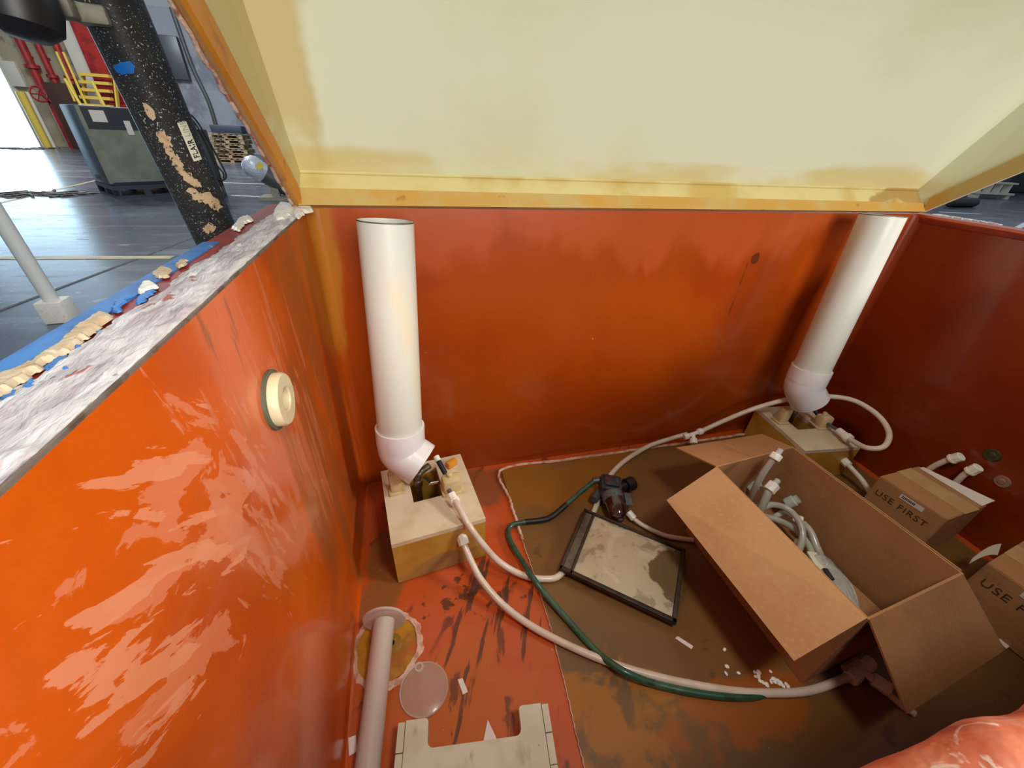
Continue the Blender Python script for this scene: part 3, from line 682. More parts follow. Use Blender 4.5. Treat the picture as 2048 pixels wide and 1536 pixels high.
# bulkhead fitting in the left wall
fit = (0, -.43, .6)
b = newbm(); lathe(b, [(0, .0), (.0385, 0), (.0385, .004), (.034, .0045)], fit, (1, 0, 0), 40); g = obj('wall_fitting', b, m_gasket, tank, label='round cream bulkhead fitting on a dark gasket in the left wall')
b = newbm(); lathe(b, [(.034, .003), (.034, .013), (.032, .016), (.016, .016), (.0145, .014), (.0145, -.0), (0, .001)], fit, (1, 0, 0), 40); obj('fitting_ring', b, m_grey_ring, g)
for p, mt, r in ((atx(1985, 910, W), m_green_plug, .017), (atx(2005, 963, W), m_plug, .016)):
    b = newbm(); lathe(b, [(0, .006), (r * .4, .006), (r * .5, .004), (r * .9, .004), (r, .001), (r, -.002)], p, (-1, 0, 0), 24)
    obj('wall_plug', b, mt, tank, label='round dark green plug in the right wall' if mt is m_green_plug else 'round pale plug in the right wall, below the green one')

# lid (part of the tank, hinged on the rear wall)
aR, aP = math.radians(37), math.radians(59.5)
DR = Vector((0, -math.cos(aR), math.sin(aR))); DP = Vector((0, -math.cos(aP), math.sin(aP)))
RL0 = Vector((-.010, -.006, H + .007)); RR0 = Vector((1.629, -.010, H + .010))
PL0 = Vector((-.004, .034, .8155)); PR0 = Vector((1.624, .031, .8175))
LR, LP = .97, .62
RL1, RR1, PL1, PR1 = RL0 + DR * LR, RR0 + DR * LR, PL0 + DP * LP, PR0 + DP * LP
nP = Vector((0, math.sin(aP), math.cos(aP)))
b = newbm(); slab(b, PL0, PR0, PR1, PL1, nP * .01); lid = obj('lid', b, m_lid, tank, label='cream inside panel of the raised lid')
b = newbm(); slab(b, RL0, RR0, PR0, PL0, Vector((0, .004, .0)) + Vector((0, .006, -.004))); obj('hinge_flange', b, m_flange, lid)
b = newbm(); slab(b, RL0, PL0, PL1, RL1, (-.008, 0, 0)); obj('side_flange', b, m_lid, lid)
b = newbm(); slab(b, RR0, PR0, PR1, RR1, (.008, 0, 0)); obj('side_flange', b, m_lid, lid)
b = newbm(); slab(b, RL1, RR1, PR1, PL1, (0, -.006, .006)); obj('front_flange', b, m_lid, lid)
nR = Vector((0, math.sin(aR), math.cos(aR)))
def lipstrip(A, B, up0, up1, inn, w0, mat, name, label):
    b = newbm(); A2 = A + up0; B2 = B + up1
    prism(b, [A, B, B2, A2], inn); obj(name, b, mat, lid, label=label)
upf = (PL0 - RL0).normalized()
uL = DR.cross(Vector((1, 0, 0))); uL = uL if uL.z > 0 else -uL
lipstrip(RL0 + Vector((-.008, 0, 0)), RL1 + Vector((-.008, 0, 0)), uL * .028 + DR * .02, uL * .066, Vector((.014, 0, 0)), 0, m_lip_l, 'lid_lip', 'amber orange lip along the left edge of the lid')
lipstrip(RR0, RR1, uL * .030 + DR * .02, uL * .075, Vector((-.005, 0, 0)), 0, m_lip_r, 'lid_lip', 'tan yellow lip along the right edge of the lid')
lipstrip(RL0, RR0, upf * .034, upf * .026, Vector((0, -.006, .002)), 0, m_lip_r, 'lid_lip', 'tan lip along the hinge edge of the lid')
b = newbm(); r = random.Random(3); P = []
for k in range(90):
    P.append(RL0 + DR * LR * k / 89 + Vector((-.010 + r.uniform(-.0015, .0015), r.uniform(-.002, .002), r.uniform(-.003, .002))))
tube(b, P, lambda t: .0028, 8, smooth=False); obj('frayed_edge', b, m_fray, lid, label='frayed pale fiberglass edge of the lid')
b = newbm()
for k in range(26):
    t_ = k / 25; p = PL0.lerp(PR0, t_)
cyl(b, PL0 + Vector((0, -.001, .001)), PR0 + Vector((0, -.001, .001)), .0035, 8); obj('seam_bead', b, m_flange, lid)

# brown sheet on the tank floor
sh = thing('resin_sheet', 'brown fiberglass sheet covering most of the orange tank floor', 'sheet', (1.0, -.44, 0))
E0 = [at(1003, 940, .004), at(1020, 1000, .004), at(1045, 1080, .004), at(1072, 1160, .004), at(1100, 1250, .004), at(1135, 1390, .004), at(1170, 1536, .004), Vector((.392, -DEP + .012, .004))]
pts = [Vector((p.x, p.y, .0005)) for p in E0] + [Vector((W - .03, -DEP + .012, .0005)), Vector((W - .03, -.03, .0005))]
b = newbm(); prism(b, pts, (0, 0, .0035)); obj('sheet', b, m_mat, sh, smooth=0)
b = newbm(); r = random.Random(11)
ed = [Vector((W - .04, -.031, .004)), Vector((1.2, -.030, .004)), Vector((.8, -.028, .004)), Vector((.6, -.026, .004))] + [Vector((p.x, p.y, .004)) for p in E0[:3]]
P = [p + Vector((r.uniform(-.0015, .0015), r.uniform(-.0015, .0015), 0)) for p in spline(ed, 24)]
tube(b, P, lambda t: .0042, 6, smooth=False); obj('white_edge', b, m_edge, sh, label='white sealant bead along the sheet edge')
b = newbm(); r = random.Random(12)
P = [p + Vector((r.uniform(-.001, .001), r.uniform(-.001, .001), -.001)) for p in spline([Vector((p.x, p.y, .004)) for p in E0[2:]], 24)]
tube(b, P, lambda t: .0013, 6, smooth=False); obj('white_edge', b, m_edge, sh)

# ------------------------------------------------------------------ black actuator cylinder outside the left wall
ca, cb_ = Vector((-.2, .0, 1.03)), Vector((-.2, .078, .704))
cd = (ca - cb_).normalized(); RAD = .0405
act = thing('actuator_cylinder', 'speckled black pneumatic cylinder leaning beside the lid', 'cylinder', cb_ - cd * 1.3)
c0, c1 = cb_ - cd * 1.28, ca + cd * .16
b = newbm(); cyl(b, c0, c1, RAD, 40, bev=.006); obj('barrel', b, m_cyl, act)
cx_ = (CAMP - ca); cx_ = (cx_ - cd * cx_.dot(cd)).normalized(); cy_ = cd.cross(cx_)
def oncyl(u, v):
    """nearest hit of the sight line with the barrel -> (angle, height)"""
    d = ray(u, v).normalized(); o = CAMP - cb_
    dp = d - cd * d.dot(cd); op = o - cd * o.dot(cd)
    A = dp.dot(dp); B = 2 * dp.dot(op); C_ = op.dot(op) - RAD ** 2; D = B * B - 4 * A * C_
    t_ = (-B - math.sqrt(max(D, 0))) / (2 * A); p = o + d * t_
    return math.atan2(p.dot(cy_), p.dot(cx_)), p.dot(cd)
def cylpt(a, h, r): return cb_ + cd * h + (cx_ * math.cos(a) + cy_ * math.sin(a)) * r
def cylpatch(name, uv, mat, th, seed, jag=.0, label=None, sub=3):
    r = random.Random(seed); Q = []
    n = len(uv)
    for i in range(n):
        for k in range(sub):
            t_ = k / sub; u = uv[i][0] * (1 - t_) + uv[(i + 1) % n][0] * t_; v = uv[i][1] * (1 - t_) + uv[(i + 1) % n][1] * t_
            a, h = oncyl(u + r.uniform(-jag, jag), v + r.uniform(-jag, jag)); Q.append((a, h))
    ca_ = sum(q[0] for q in Q) / len(Q); ch = sum(q[1] for q in Q) / len(Q)
    b = newbm(); top = []; bot = []
    for f in (1.0, .66, .33):
        top.append([b.verts.new(cylpt(ca_ + (q[0] - ca_) * f, ch + (q[1] - ch) * f, RAD + th)) for q in Q])
    bot = [b.verts.new(cylpt(q[0], q[1], RAD - .001)) for q in Q]
    cc = b.verts.new(cylpt(ca_, ch, RAD + th)); m = len(Q)
    for A, B in zip([bot] + top, top):
        for i in range(m): b.faces.new((A[i], A[(i + 1) % m], B[(i + 1) % m], B[i]))
    for i in range(m): b.faces.new((top[-1][i], top[-1][(i + 1) % m], cc))
    return obj(name, b, mat, act, label=label)
cylpatch('paint_spot', [(226, 134), (240, 124), (262, 123), (271, 134), (268, 146), (248, 150), (236, 146)], m_bluespot, .0006, 2, 1.5, 'bright blue paint spot on the black barrel')
FILL = 'beige filler smeared on the black barrel'
cylpatch('filler_smear', [(285, 205), (296, 208), (308, 222), (312, 236), (306, 242), (296, 232), (288, 216)], m_scrape, .0007, 3, 1, FILL)
for i, q in enumerate((([(312, 262), (328, 262), (342, 280), (345, 300), (334, 306), (322, 284)]), ([(334, 300), (346, 302), (360, 318), (368, 336), (358, 344), (344, 326)]), ([(356, 336), (368, 340), (385, 352), (400, 366), (402, 374), (384, 372), (366, 356)]), ([(374, 378), (390, 376), (408, 392), (402, 404), (386, 396)]), ([(398, 390), (416, 384), (436, 398), (444, 416), (434, 422), (412, 408)]), ([(404, 458), (414, 448), (430, 452), (428, 464), (412, 468)]))):
    cylpatch('filler_smear', q, m_scrape, .0006, 5 + i, 3.0, FILL, sub=6)
# label curved on the barrel; text runs up the barrel
a0, h0 = oncyl(383, 324); a1, h1 = oncyl(403, 318); a2, h2 = oncyl(358, 246); a3, h3 = oncyl(371, 241)
la0 = (a0 + a2) / 2; la1 = (a1 + a3) / 2
if abs(la1 - la0) > .5: la1 = la0 + math.copysign(.5, la1 - la0)
lh0 = (h0 + h1) / 2; lh1 = (h2 + h3) / 2
b = newbm(); vs = grid(b, 8, 2, lambda u, v: cylpt(la0 + (la1 - la0) * u, lh0 + (lh1 - lh0) * v, RAD + .0008))
obj('name_label', b, m_fl_label, act, label='cream label with black lettering')
lw = abs(la1 - la0) * RAD
sgn = 1 if la1 > la0 else -1
def bendfn(off):
    return lambda c: cylpt(la1 - sgn * (.20 * lw + c.y) / RAD, lh0 + off + c.x * .74, RAD + .0010 + c.z)
text('label_text', 'FLAIR', lw * .86, None, (0, 0, 1), (0, 1, 0), m_dark_ink, act, .0001, bend=bendfn(.004), bold=lw * .022)
text('label_text', 'LINE', lw * .86, None, (0, 0, 1), (0, 1, 0), m_grey_ink, act, .0001, bend=bendfn(.004 + lw * 2.0), bold=lw * .008)
# bracket and boot at the top left of the cylinder
q0 = atx(98, 12, -.24); b = newbm(); box(b, q0 + Vector((0, 0, .004)), (.05, .035, .03), .25, .004); box(b, q0 + Vector((.02, .07, .0)), (.04, .10, .022), .2, .004); obj('mount_bracket', b, m_bracket, act, label='beige metal bracket')
q1 = atx(40, 8, -.24); b = newbm(); lathe(b, [(0, -.035), (.02, -.033), (.033, -.022), (.037, 0), (.033, .022), (.024, .036), (.0, .04)], q1, (.1, .2, 1), 28)
cyl(b, q1 + Vector((0, .0, .01)), q0, .014, 12); obj('rubber_boot', b, m_black, act, label='black rounded rubber boot')

# ------------------------------------------------------------------ pump blocks, standpipes
def pump_block(cx, cy, rz, w, d, h, label, hole, lugs, scale=1.0):
    t = thing('pump_block', label, 'block', (cx, cy, 0), 'amber pump blocks with milky top plates')
    m = Matrix.Translation((cx, cy, .005)) @ Matrix.Rotation(rz, 4, 'Z')
    hx, hy, hw, hd = hole
    def ring(z0, z1, mat, nm):
        b = newbm(); o = [(-w / 2, -d / 2), (w / 2, -d / 2), (w / 2, d / 2), (-w / 2, d / 2)]; i = [(hx - hw / 2, hy - hd / 2), (hx + hw / 2, hy - hd / 2), (hx + hw / 2, hy + hd / 2), (hx - hw / 2, hy + hd / 2)]
        V = [[b.verts.new(m @ Vector((p[0], p[1], z))) for p in q] for q in (o, i) for z in (z0, z1)]
        ob, ot, ib, it = V
        for k in range(4):
            j = (k + 1) % 4
            b.faces.new((ob[k], ob[j], ot[j], ot[k])); b.faces.new((ib[j], ib[k], it[k], it[j]))
            b.faces.new((ot[k], ot[j], it[j], it[k])); b.faces.new((ob[j], ob[k], ib[k], ib[j]))
        return obj(nm, b, mat, t)
    ring(0, h - .012, m_amber, 'block_body'); ring(h - .012, h, m_plate, 'top_plate')
    b = newbm(); box(b, None, (hw, hd, .01), mat4=m @ Matrix.Translation((hx, hy, .03))); obj('pit_floor', b, m_pitin, t)
    for (lx, ly, lw_, ld, lh) in lugs:
        b = newbm(); box(b, None, (lw_, ld, lh), bev=.008, mat4=m @ Matrix.Translation((lx, ly, h + lh / 2)))
        box(b, None, (lw_ + .008, ld + .008, .008), bev=.003, mat4=m @ Matrix.Translation((lx, ly, h + .004))); lg = obj('lug', b, m_tan, t)
        if lh < .055:
            b = newbm(); cyl(b, m @ Vector((lx - .004, ly + .004, h + lh - .002)), m @ Vector((lx - .004, ly + .004, h + lh + .010)), .007, 12, bev=.002); obj('stud', b, m_tan, lg)
    return t, m
BH = .142
tl, ml = pump_block(.181, -.211, math.radians(7.0), .211, .227, BH, 'amber pump block with milky top under the left standpipe', (-.005, .035, .074, .10), [(-.075, .035, .03, .026, .066), (.053, -.005, .046, .034, .045)])
b = newbm(); tube(b, [ml @ Vector(p) for p in ((-.022, .04, .02), (-.022, .04, BH + .012), (-.012, .048, BH + .03), (.012, .06, BH + .034))], .0085, 12)
lathe(b, [(.0085, 0), (.0115, .002), (.0115, .02), (.0085, .022)], ml @ Vector((-.022, .04, BH - .005)), (0, 0, 1), 16); obj('inlet_tube', b, m_brown_tube, tl)
b = newbm(); cyl(b, ml @ Vector((.046, .012, BH + .03)), ml @ Vector((.034, .05, BH + .052)), .0065, 12); obj('stub_tube', b, m_black, tl)
b = newbm(); cyl(b, ml @ Vector((.034, .05, BH + .052)), ml @ Vector((.031, .062, BH + .058)), .0075, 12); obj('white_collar', b, m_nut, tl)
b = newbm(); box(b, None, (.020, .002, .017), mat4=ml @ Matrix.Translation((.012, .012, BH + .02)) @ Matrix.Rotation(.5, 4, 'X') @ Matrix.Rotation(.25, 4, 'Y')); obj('white_tag', b, m_paper, tl)
b = newbm(); cyl(b, ml @ Vector((-.006, .03, BH + .03)), ml @ Vector((.006, .014, BH + .024)), .004, 8); obj('tag_wire', b, m_black, tl)
b = newbm(); box(b, ml @ Vector((.072, .075, BH + .010)), (.03, .016, .02), .6, .004); obj('amber_clip', b, m_lip_l, tl)
BHR = .120
tr, mr_ = pump_block(1.415, -.152, math.radians(-6), .200, .225, BHR, 'amber pump block with milky top under the right standpipe', (-.005, .035, .074, .10), [(-.072, .03, .034, .030, .058), (.050, -.005, .044, .034, .045)])
b = newbm(); tube(b, [mr_ @ Vector(p) for p in ((-.022, .04, .02), (-.022, .04, BHR + .012), (-.012, .048, BHR + .03), (.012, .06, BHR + .034))], .0085, 12); obj('inlet_tube', b, m_brown_tube, tr)
b = newbm(); cyl(b, mr_ @ Vector((.046, .012, BHR + .03)), mr_ @ Vector((.034, .05, BHR + .052)), .0065, 12); obj('stub_tube', b, m_black, tr)

def standpipe(label, top, bot, outdir, blk):
    top = Vector(top); bot = Vector(bot); d = (top - bot).normalized(); R0 = .0485
    t = thing('standpipe', label, 'pipe', bot - d * .05, 'white PVC standpipes on the pump blocks')
    b = newbm(); L_ = (top - bot).length
    lathe(b, [(R0, 0), (R0, L_), (R0 - .004, L_), (R0 - .004, 0)], bot, d, 48, closed=True); obj('pipe', b, m_pvc, t)
    b = newbm(); lathe(b, [(R0 - .004, L_ - .0005), (R0, L_ + .0003), (R0 + .0002, L_ - .002)], bot, d, 48); obj('cut_edge', b, m_traygrey, t)
    # elbow: collar round the pipe foot, then a 45 degree bend
    Rc = R0 + .005
    b = newbm(); lathe(b, [(R0 + .0004, .022), (Rc, .022), (Rc + .0003, .018), (Rc, -.02), (R0 - .005, -.02)], bot, d, 48); el = obj('elbow', b, m_pvcw, t, label='bright white elbow fitting')
    od = Vector(outdir).normalized(); p0 = bot - d * .018; p1 = p0 - d * .030; p2 = p1 + od * .056
    path = [p0, p0.lerp(p1, .5)]
    for k in range(1, 7):
        s = k / 7; path.append(p0.lerp(p1, .5) * (1 - s) ** 2 + p1 * 2 * s * (1 - s) + p1.lerp(p2, .5) * s * s)
    path += [p1.lerp(p2, .5), p2]
    b = newbm(); rg = tube(b, path, lambda s: Rc - .001, 40, smooth=False, cap=False)
    # open mouth
    inn = [b.verts.new(p2 + (v.co - p2) * .90) for v in rg[-1]]; dep = [b.verts.new(v.co - od * .03) for v in inn]
    for i in range(40):
        j = (i + 1) % 40; b.faces.new((rg[-1][i], rg[-1][j], inn[j], inn[i])); b.faces.new((inn[i], inn[j], dep[j], dep[i]))
    b.faces.new(dep)
    obj('elbow_bend', b, m_pvcw, el)
    return t
standpipe('left white standpipe rising beside the rear left corner', aty(771, 441, -.13), aty(801, 868, -.172), (.76, -.40, -.51), tl)
standpipe('right white standpipe leaning across the rear right corner', aty(1766, 430, -.092), aty(1618, 748, -.128), (.55, -.36, -.75), tr)

# ------------------------------------------------------------------ tubing
def tubing(name, label, pts, r, mat, nuts=(), group=None, cat='tube'):
    lo = min(pts, key=lambda p: p.z)
    t = thing(name, label, cat, (lo.x, lo.y, lo.z - r), group)
    b = newbm(); tube(b, pts, r, 14, 10); obj('tubing', b, mat, t)
    for a, c, rr in nuts:
        b = newbm(); hexnut(b, a, c, rr); L_ = (Vector(c) - Vector(a)); 
        lathe(b, [(rr * .8, 0), (rr * 1.12, .001), (rr * 1.12, .004), (rr * .8, .005)], Vector(a), L_, 16); obj('nut', b, m_nut, t, label='white plastic nut')
    return t
TR = .0076
# lower tube of the left block to the tee in front of the box
f0 = at(921, 1068, .105)
A = [f0, at(928, 1088, .092), at(942, 1122, .072), at(964, 1162, .045), at(1010, 1213, .021), at(1080, 1262, .0125), at(1200, 1318, .0125), at(1320, 1355, .0125), at(1450, 1380, .0125), at(1540, 1386, .0125), at(1620, 1381, .0125), at(1690, 1356, .016), at(1712, 1346, .018)]
ta = tubing('milky_tube', 'long milky tube sweeping from the left block front to the tee by the box', A, TR, m_tube, [(at(921, 1066, .106), at(929, 1090, .091), .0125)])
# upper tube
Bp = [at(903, 990, .172), at(915, 1010, .168), at(930, 1038, .158), at(945, 1062, .140), at(965, 1088, .105), at(1000, 1125, .045), at(1045, 1150, .0155), at(1090, 1158, .0125), at(1122, 1148, .0125), at(1160, 1098, .0115), at(1183, 1035, .0115), at(1225, 945, .0125), at(1288, 897, .02), at(1345, 876, .045), at(1375, 868, .062)]
Bp = [Vector((p.x, p.y, max(p.z, .0121))) for p in Bp]
tb = tubing('milky_tube', 'milky tube from the left block top, passing under the tray to the tee', Bp, TR, m_tube)
b = newbm(); n0, n1 = at(901, 986, .176), at(914, 1011, .160); cyl(b, n0, n1, .0105, 8, bev=.001); n2 = n0.lerp(n1, .45); lathe(b, [(.009, 0), (.0125, .001), (.0125, .010), (.009, .011)], n2, n1 - n0, 10); obj('nut', b, m_nut, tb, label='white plastic nut')
b = newbm(); cyl(b, at(897, 979, .180), n0, .0055, 10); obj('hose_barb', b, m_steel, tb)
# tee on the upper tube
tc = at(1386, 868, .066)
tee = thing('tee_fitting', 'white plastic tee on the tubing in front of the rear wall', 'fitting', tc)
tdir = (at(1410, 858, .078) - at(1362, 874, .056)).normalized(); side = (at(1388, 885, .05) - tc).normalized()
b = newbm(); cyl(b, tc - tdir * .03, tc + tdir * .03, .007, 12); cyl(b, tc, tc + side * .022, .007, 12); obj('tee_body', b, m_nut, tee)
for s, e in ((-.034, -.018), (.018, .034)):
    b = newbm(); hexnut(b, tc + tdir * s, tc + tdir * e, .0115); obj('nut', b, m_nut, tee)
b = newbm(); hexnut(b, tc + side * .016, tc + side * .034, .0115); obj('nut', b, m_nut, tee)
# loop from the tee to the right block
lug = mr_ @ Vector((.050, -.02, BHR + .024))
Cp = [tc + tdir * .03, at(1440, 845, .11), at(1500, 820, .165), at(1560, 802, .205), at(1600, 796, .225), at(1660, 793, .235), at(1710, 802, .235), at(1755, 830, .225), at(1778, 865, .205), at(1768, 893, .185), at(1735, 896, .168), at(1706, 882, .155), at(1692, 872, .150)]
tcx = tubing('milky_tube', 'milky tube looping past the right elbow onto the right block', Cp, TR, m_tube)
b = newbm(); n0, n1 = at(1700, 879, .150), at(1677, 861, .148); cyl(b, n0, n1, .0115, 8, bev=.001); lathe(b, [(.011, 0), (.0145, .001), (.0145, .014), (.011, .015)], n0, n1 - n0, 10); obj('nut', b, m_nut, tcx, label='white plastic nut')
b = newbm(); cyl(b, n1, lug, .005, 10); obj('hose_barb', b, m_steel, tcx)
# tube from the right block front, dropping behind the small box
Dp = [at(1688, 922, .07), at(1700, 934, .066), at(1722, 958, .05), at(1740, 985, .03), at(1752, 1010, .016), at(1770, 1030, .0125)]
tubing('milky_tube', 'short milky tube dropping from the right block behind the small box', Dp, TR, m_tube, [(at(1684, 917, .071), at(1697, 931, .067), .0125)])
# tube from the regulator to under the box
Ep = [at(1262, 1034, .02), at(1290, 1053, .0135), at(1330, 1071, .0125), at(1368, 1078, .0125), at(1386, 1080, .0125)]
te = tubing('milky_tube', 'milky tube from the regulator running under the big box flap', Ep, .0062, m_tube)
b = newbm(); cyl(b, at(1256, 1024, .026), at(1268, 1038, .018), .010, 8, bev=.001); obj('nut', b, m_nut, te)
# tee in front of the box
tc = at(1720, 1340, .02)
tee2 = thing('tee_fitting', 'cream tee with three nuts on the floor in front of the big box', 'fitting', (tc.x, tc.y, .004))
d1 = (at(1738, 1324, .022) - tc).normalized(); d2 = (at(1745, 1357, .02) - tc).normalized()
b = newbm(); cyl(b, tc - d1 * .03, tc + d1 * .03, .0075, 12); cyl(b, tc, tc + d2 * .03, .0075, 12); obj('tee_body', b, m_nut, tee2)
for a, c in ((tc - d1 * .034, tc - d1 * .010), (tc + d1 * .014, tc + d1 * .036), (tc + d2 * .020, tc + d2 * .048)):
    b = newbm(); hexnut(b, a, c, .0135); obj('nut', b, m_nut, tee2)
b = newbm(); cyl(b, at(1690, 1338, .018), at(1716, 1322, .018), .008, 10); obj('barb', b, m_tan, tee2)
Fp = [tc + d2 * .045, at(1775, 1385, .0155), at(1800, 1408, .0125), at(1830, 1428, .0125)]
tubing('milky_tube', 'short milky tube from the tee running under the front box flap', Fp, .006, m_tube)

# green hose and regulator
reg = at(1222, 975, .035)
hg = [at(1196, 956, .05), at(1160, 985, .030), at(1108, 1030, .013), at(1085, 1040, .0115), at(1050, 1044, .0115), at(1025, 1050, .0115), at(1016, 1062, .0115), at(1022, 1085, .0115), at(1040, 1115, .014), at(1062, 1150, .028), at(1090, 1188, .018), at(1130, 1234, .0125), at(1190, 1300, .0115), at(1230, 1332, .025), at(1262, 1350, .026), at(1310, 1368, .0125), at(1380, 1384, .0115), at(1450, 1393, .0115), at(1505, 1393, .0115), at(1535, 1385, .0115)]
gh = thing('green_hose', 'dark green air hose curving from the regulator across the floor', 'hose', (hg[10].x, hg[10].y, .004))
b = newbm(); tube(b, hg, .0068, 14, 10); obj('tubing', b, m_green, gh)
b = newbm(); P = spline(hg, 10); seg = [p for p in P if (p - at(1098, 1036, .012)).length < .07]; tube(b, seg, .0075, 12, smooth=False); obj('tape_wrap', b, m_black, gh)
b = newbm(); cyl(b, at(1531, 1386, .0115), at(1537, 1384, .0115), .0055, 12); obj('hose_end', b, m_black, gh)
rg = thing('air_regulator', 'dark air filter regulator with a red-black bowl lying on the sheet', 'regulator', (reg.x, reg.y, .004))
bd = (at(1240, 1040, .030) - at(1222, 985, .05)).normalized()
bc = at(1220, 975, .045)
b = newbm(); box(b, bc, (.062, .060, .052), math.radians(-24), .010); box(b, bc + Vector((.0, .0, .022)), (.045, .042, .022), math.radians(-24), .006); obj('body', b, m_reg, rg)
b = newbm(); lathe(b, [(0, 0), (.026, 0), (.030, .006), (.030, .022), (.026, .026)], at(1223, 988, .048) - bd * .004, bd, 24); obj('guard_ring', b, m_regblue, rg, label='grey-blue guard ring')
b = newbm(); lathe(b, [(.0255, 0), (.0262, .03), (.0258, .048), (.0225, .059), (.015, .064), (.0135, .068), (.007, .069), (0, .069)], at(1225, 992, .05), bd, 28); obj('bowl', b, m_bowl, rg, label='glossy dark red-black bowl')
b = newbm(); e = at(1240, 1037, .032); lathe(b, [(0, .008), (.006, .008), (.009, .004), (.011, -.002)], e, bd, 18); obj('drain_cap', b, m_steel, rg)
b = newbm(); k0, k1 = at(1240, 975, .040), at(1266, 966, .040); lathe(b, [(0, 0), (.012, 0), (.012, .02), (.020, .021), (.021, .045), (.019, .049), (0, .049)], k0, k1 - k0, 22); obj('knob', b, m_black, rg, label='black adjustment knob')
b = newbm(); cyl(b, at(1200, 960, .048), at(1185, 962, .044), .010, 12, bev=.002); cyl(b, at(1196, 985, .03), at(1188, 1000, .03), .012, 10); obj('port_fitting', b, m_steel, rg)
b = newbm(); box(b, at(1256, 1000, .04), (.02, .045, .012), math.radians(-20), .003); obj('bracket', b, m_regblue, rg)

# shallow tray
tq = [at(1165, 1024, .014), at(1367, 1103, .014), at(1352, 1256, .014), at(1122, 1142, .014)]
cT = (tq[0] + tq[2]) / 2; ux = ((tq[1] - tq[0]) + (tq[2] - tq[3])) / 2; LX = ux.length; ang = math.atan2(ux.y, ux.x); LY = .5 * ((tq[0] - tq[3]).length + (tq[1] - tq[2]).length)
tm = Matrix.Translation((cT.x, cT.y, .0195)) @ Matrix.Rotation(ang, 4, 'Z')
tray = thing('shallow_tray', 'dark framed shallow tray holding a scuffed silver plate', 'tray', (cT.x, cT.y, .0195))
b = newbm(); fw = .006
def fb(x0, x1, y0, y1, z0, z1, bb): box(bb, None, (x1 - x0, y1 - y0, z1 - z0), bev=.001, mat4=tm @ Matrix.Translation(((x0 + x1) / 2, (y0 + y1) / 2, (z0 + z1) / 2)))
hx, hy = LX / 2, LY / 2
fb(-hx, hx, -hy, -hy + .010, 0, .012, b); fb(-hx, hx, hy - fw, hy, 0, .012, b); fb(-hx, -hx + fw, -hy, hy, 0, .012, b); fb(hx - .009, hx, -hy, hy, 0, .012, b); fb(-hx + .026, -hx + .032, -hy, hy, 0, .012, b)
obj('frame', b, m_tray, tray)
b = newbm(); fb(-hx + fw, -hx + .026, -hy + .010, hy - fw, 0, .006, b); obj('side_channel', b, m_traygrey, tray)
b = newbm(); fb(-hx + .032, hx - .009, -hy + .010, hy - fw, 0, .005, b); obj('silver_plate', b, m_silver, tray, label='scuffed silver plate stained brown at one end')
b = newbm(); sp = at(1311, 1164, .025); sp.z = .0232
box(b, sp, (.011, .030, .0006), math.radians(-5)); recentre(tag(obj('paper_label', b, m_paper), 'small white paper label lying on the silver plate', 'label'))

# paper flecks on the floor
for uv, sz, rz, lab in (((925, 1372), (.012, .028), .35, 'white paper scrap on the orange floor between the clear disc and the sheet'), ((705, 1490), (.016, .026), .3, 'white paper scrap beside the frosted tube at the left wall'), ((1368, 1285), (.010, .036), .75, 'white paper strip on the brown sheet below the tray')):
    p = at(*uv, .006 if uv[0] > 1100 else .002); b = newbm(); m4 = Matrix.Translation(p) @ Matrix.Rotation(rz, 4, 'Z')
    q = [Vector((-.5, -.45, 0)), Vector((.35, -.5, 0)), Vector((.5, .4, 0)), Vector((-.25, .5, 0))]
    prism(b, [m4 @ Vector((v.x * sz[0], v.y * sz[1], -.001)) for v in q], (0, 0, .002)); recentre(tag(obj('paper_scrap', b, m_paper, smooth=0), lab, 'paper'))
p = at(978, 1470, .004); b = newbm(); prism(b, [p + Vector((-.014, -.012, -.003)), p + Vector((.014, -.014, -.003)), p + Vector((.002, .022, -.003))], (0, 0, .003)); recentre(tag(obj('paper_scrap', b, m_paper, smooth=0), 'white pointed paper scrap tucked behind the step stool', 'paper'))
# white pellets
pel = [(1452, 1347), (1477, 1346), (1509, 1344), (1518, 1344), (1511, 1353), (1517, 1353), (1520, 1362), (1526, 1365), (1533, 1368), (1541, 1343), (1546, 1357), (1542, 1363), (1550, 1364), (1556, 1361), (1558, 1368), (1566, 1372), (1576, 1373), (1572, 1368), (1454, 1333), (1449, 1299), (1562, 1366), (1550, 1359), (1534, 1371), (1516, 1348)]
first = None
for i, uv in enumerate(pel):
    p = at(uv[0], uv[1], .006)
    if first is None:
        b = newbm(); bmesh.ops.create_icosphere(b, subdivisions=2, radius=.0036); first = obj('white_pellet', b, m_nut); o = first
    else:
        o = first.copy(); COL.objects.link(o)
    o.location = (p.x, p.y, .0062); o.rotation_euler = (0, 0, i * 1.1); o.scale = (rnd.uniform(.8, 1.2), rnd.uniform(.9, 1.5), .65)
    tag(o, 'tiny white pellet scattered on the brown sheet near the big box corner', 'pellet', 'white pellets by the box corner')

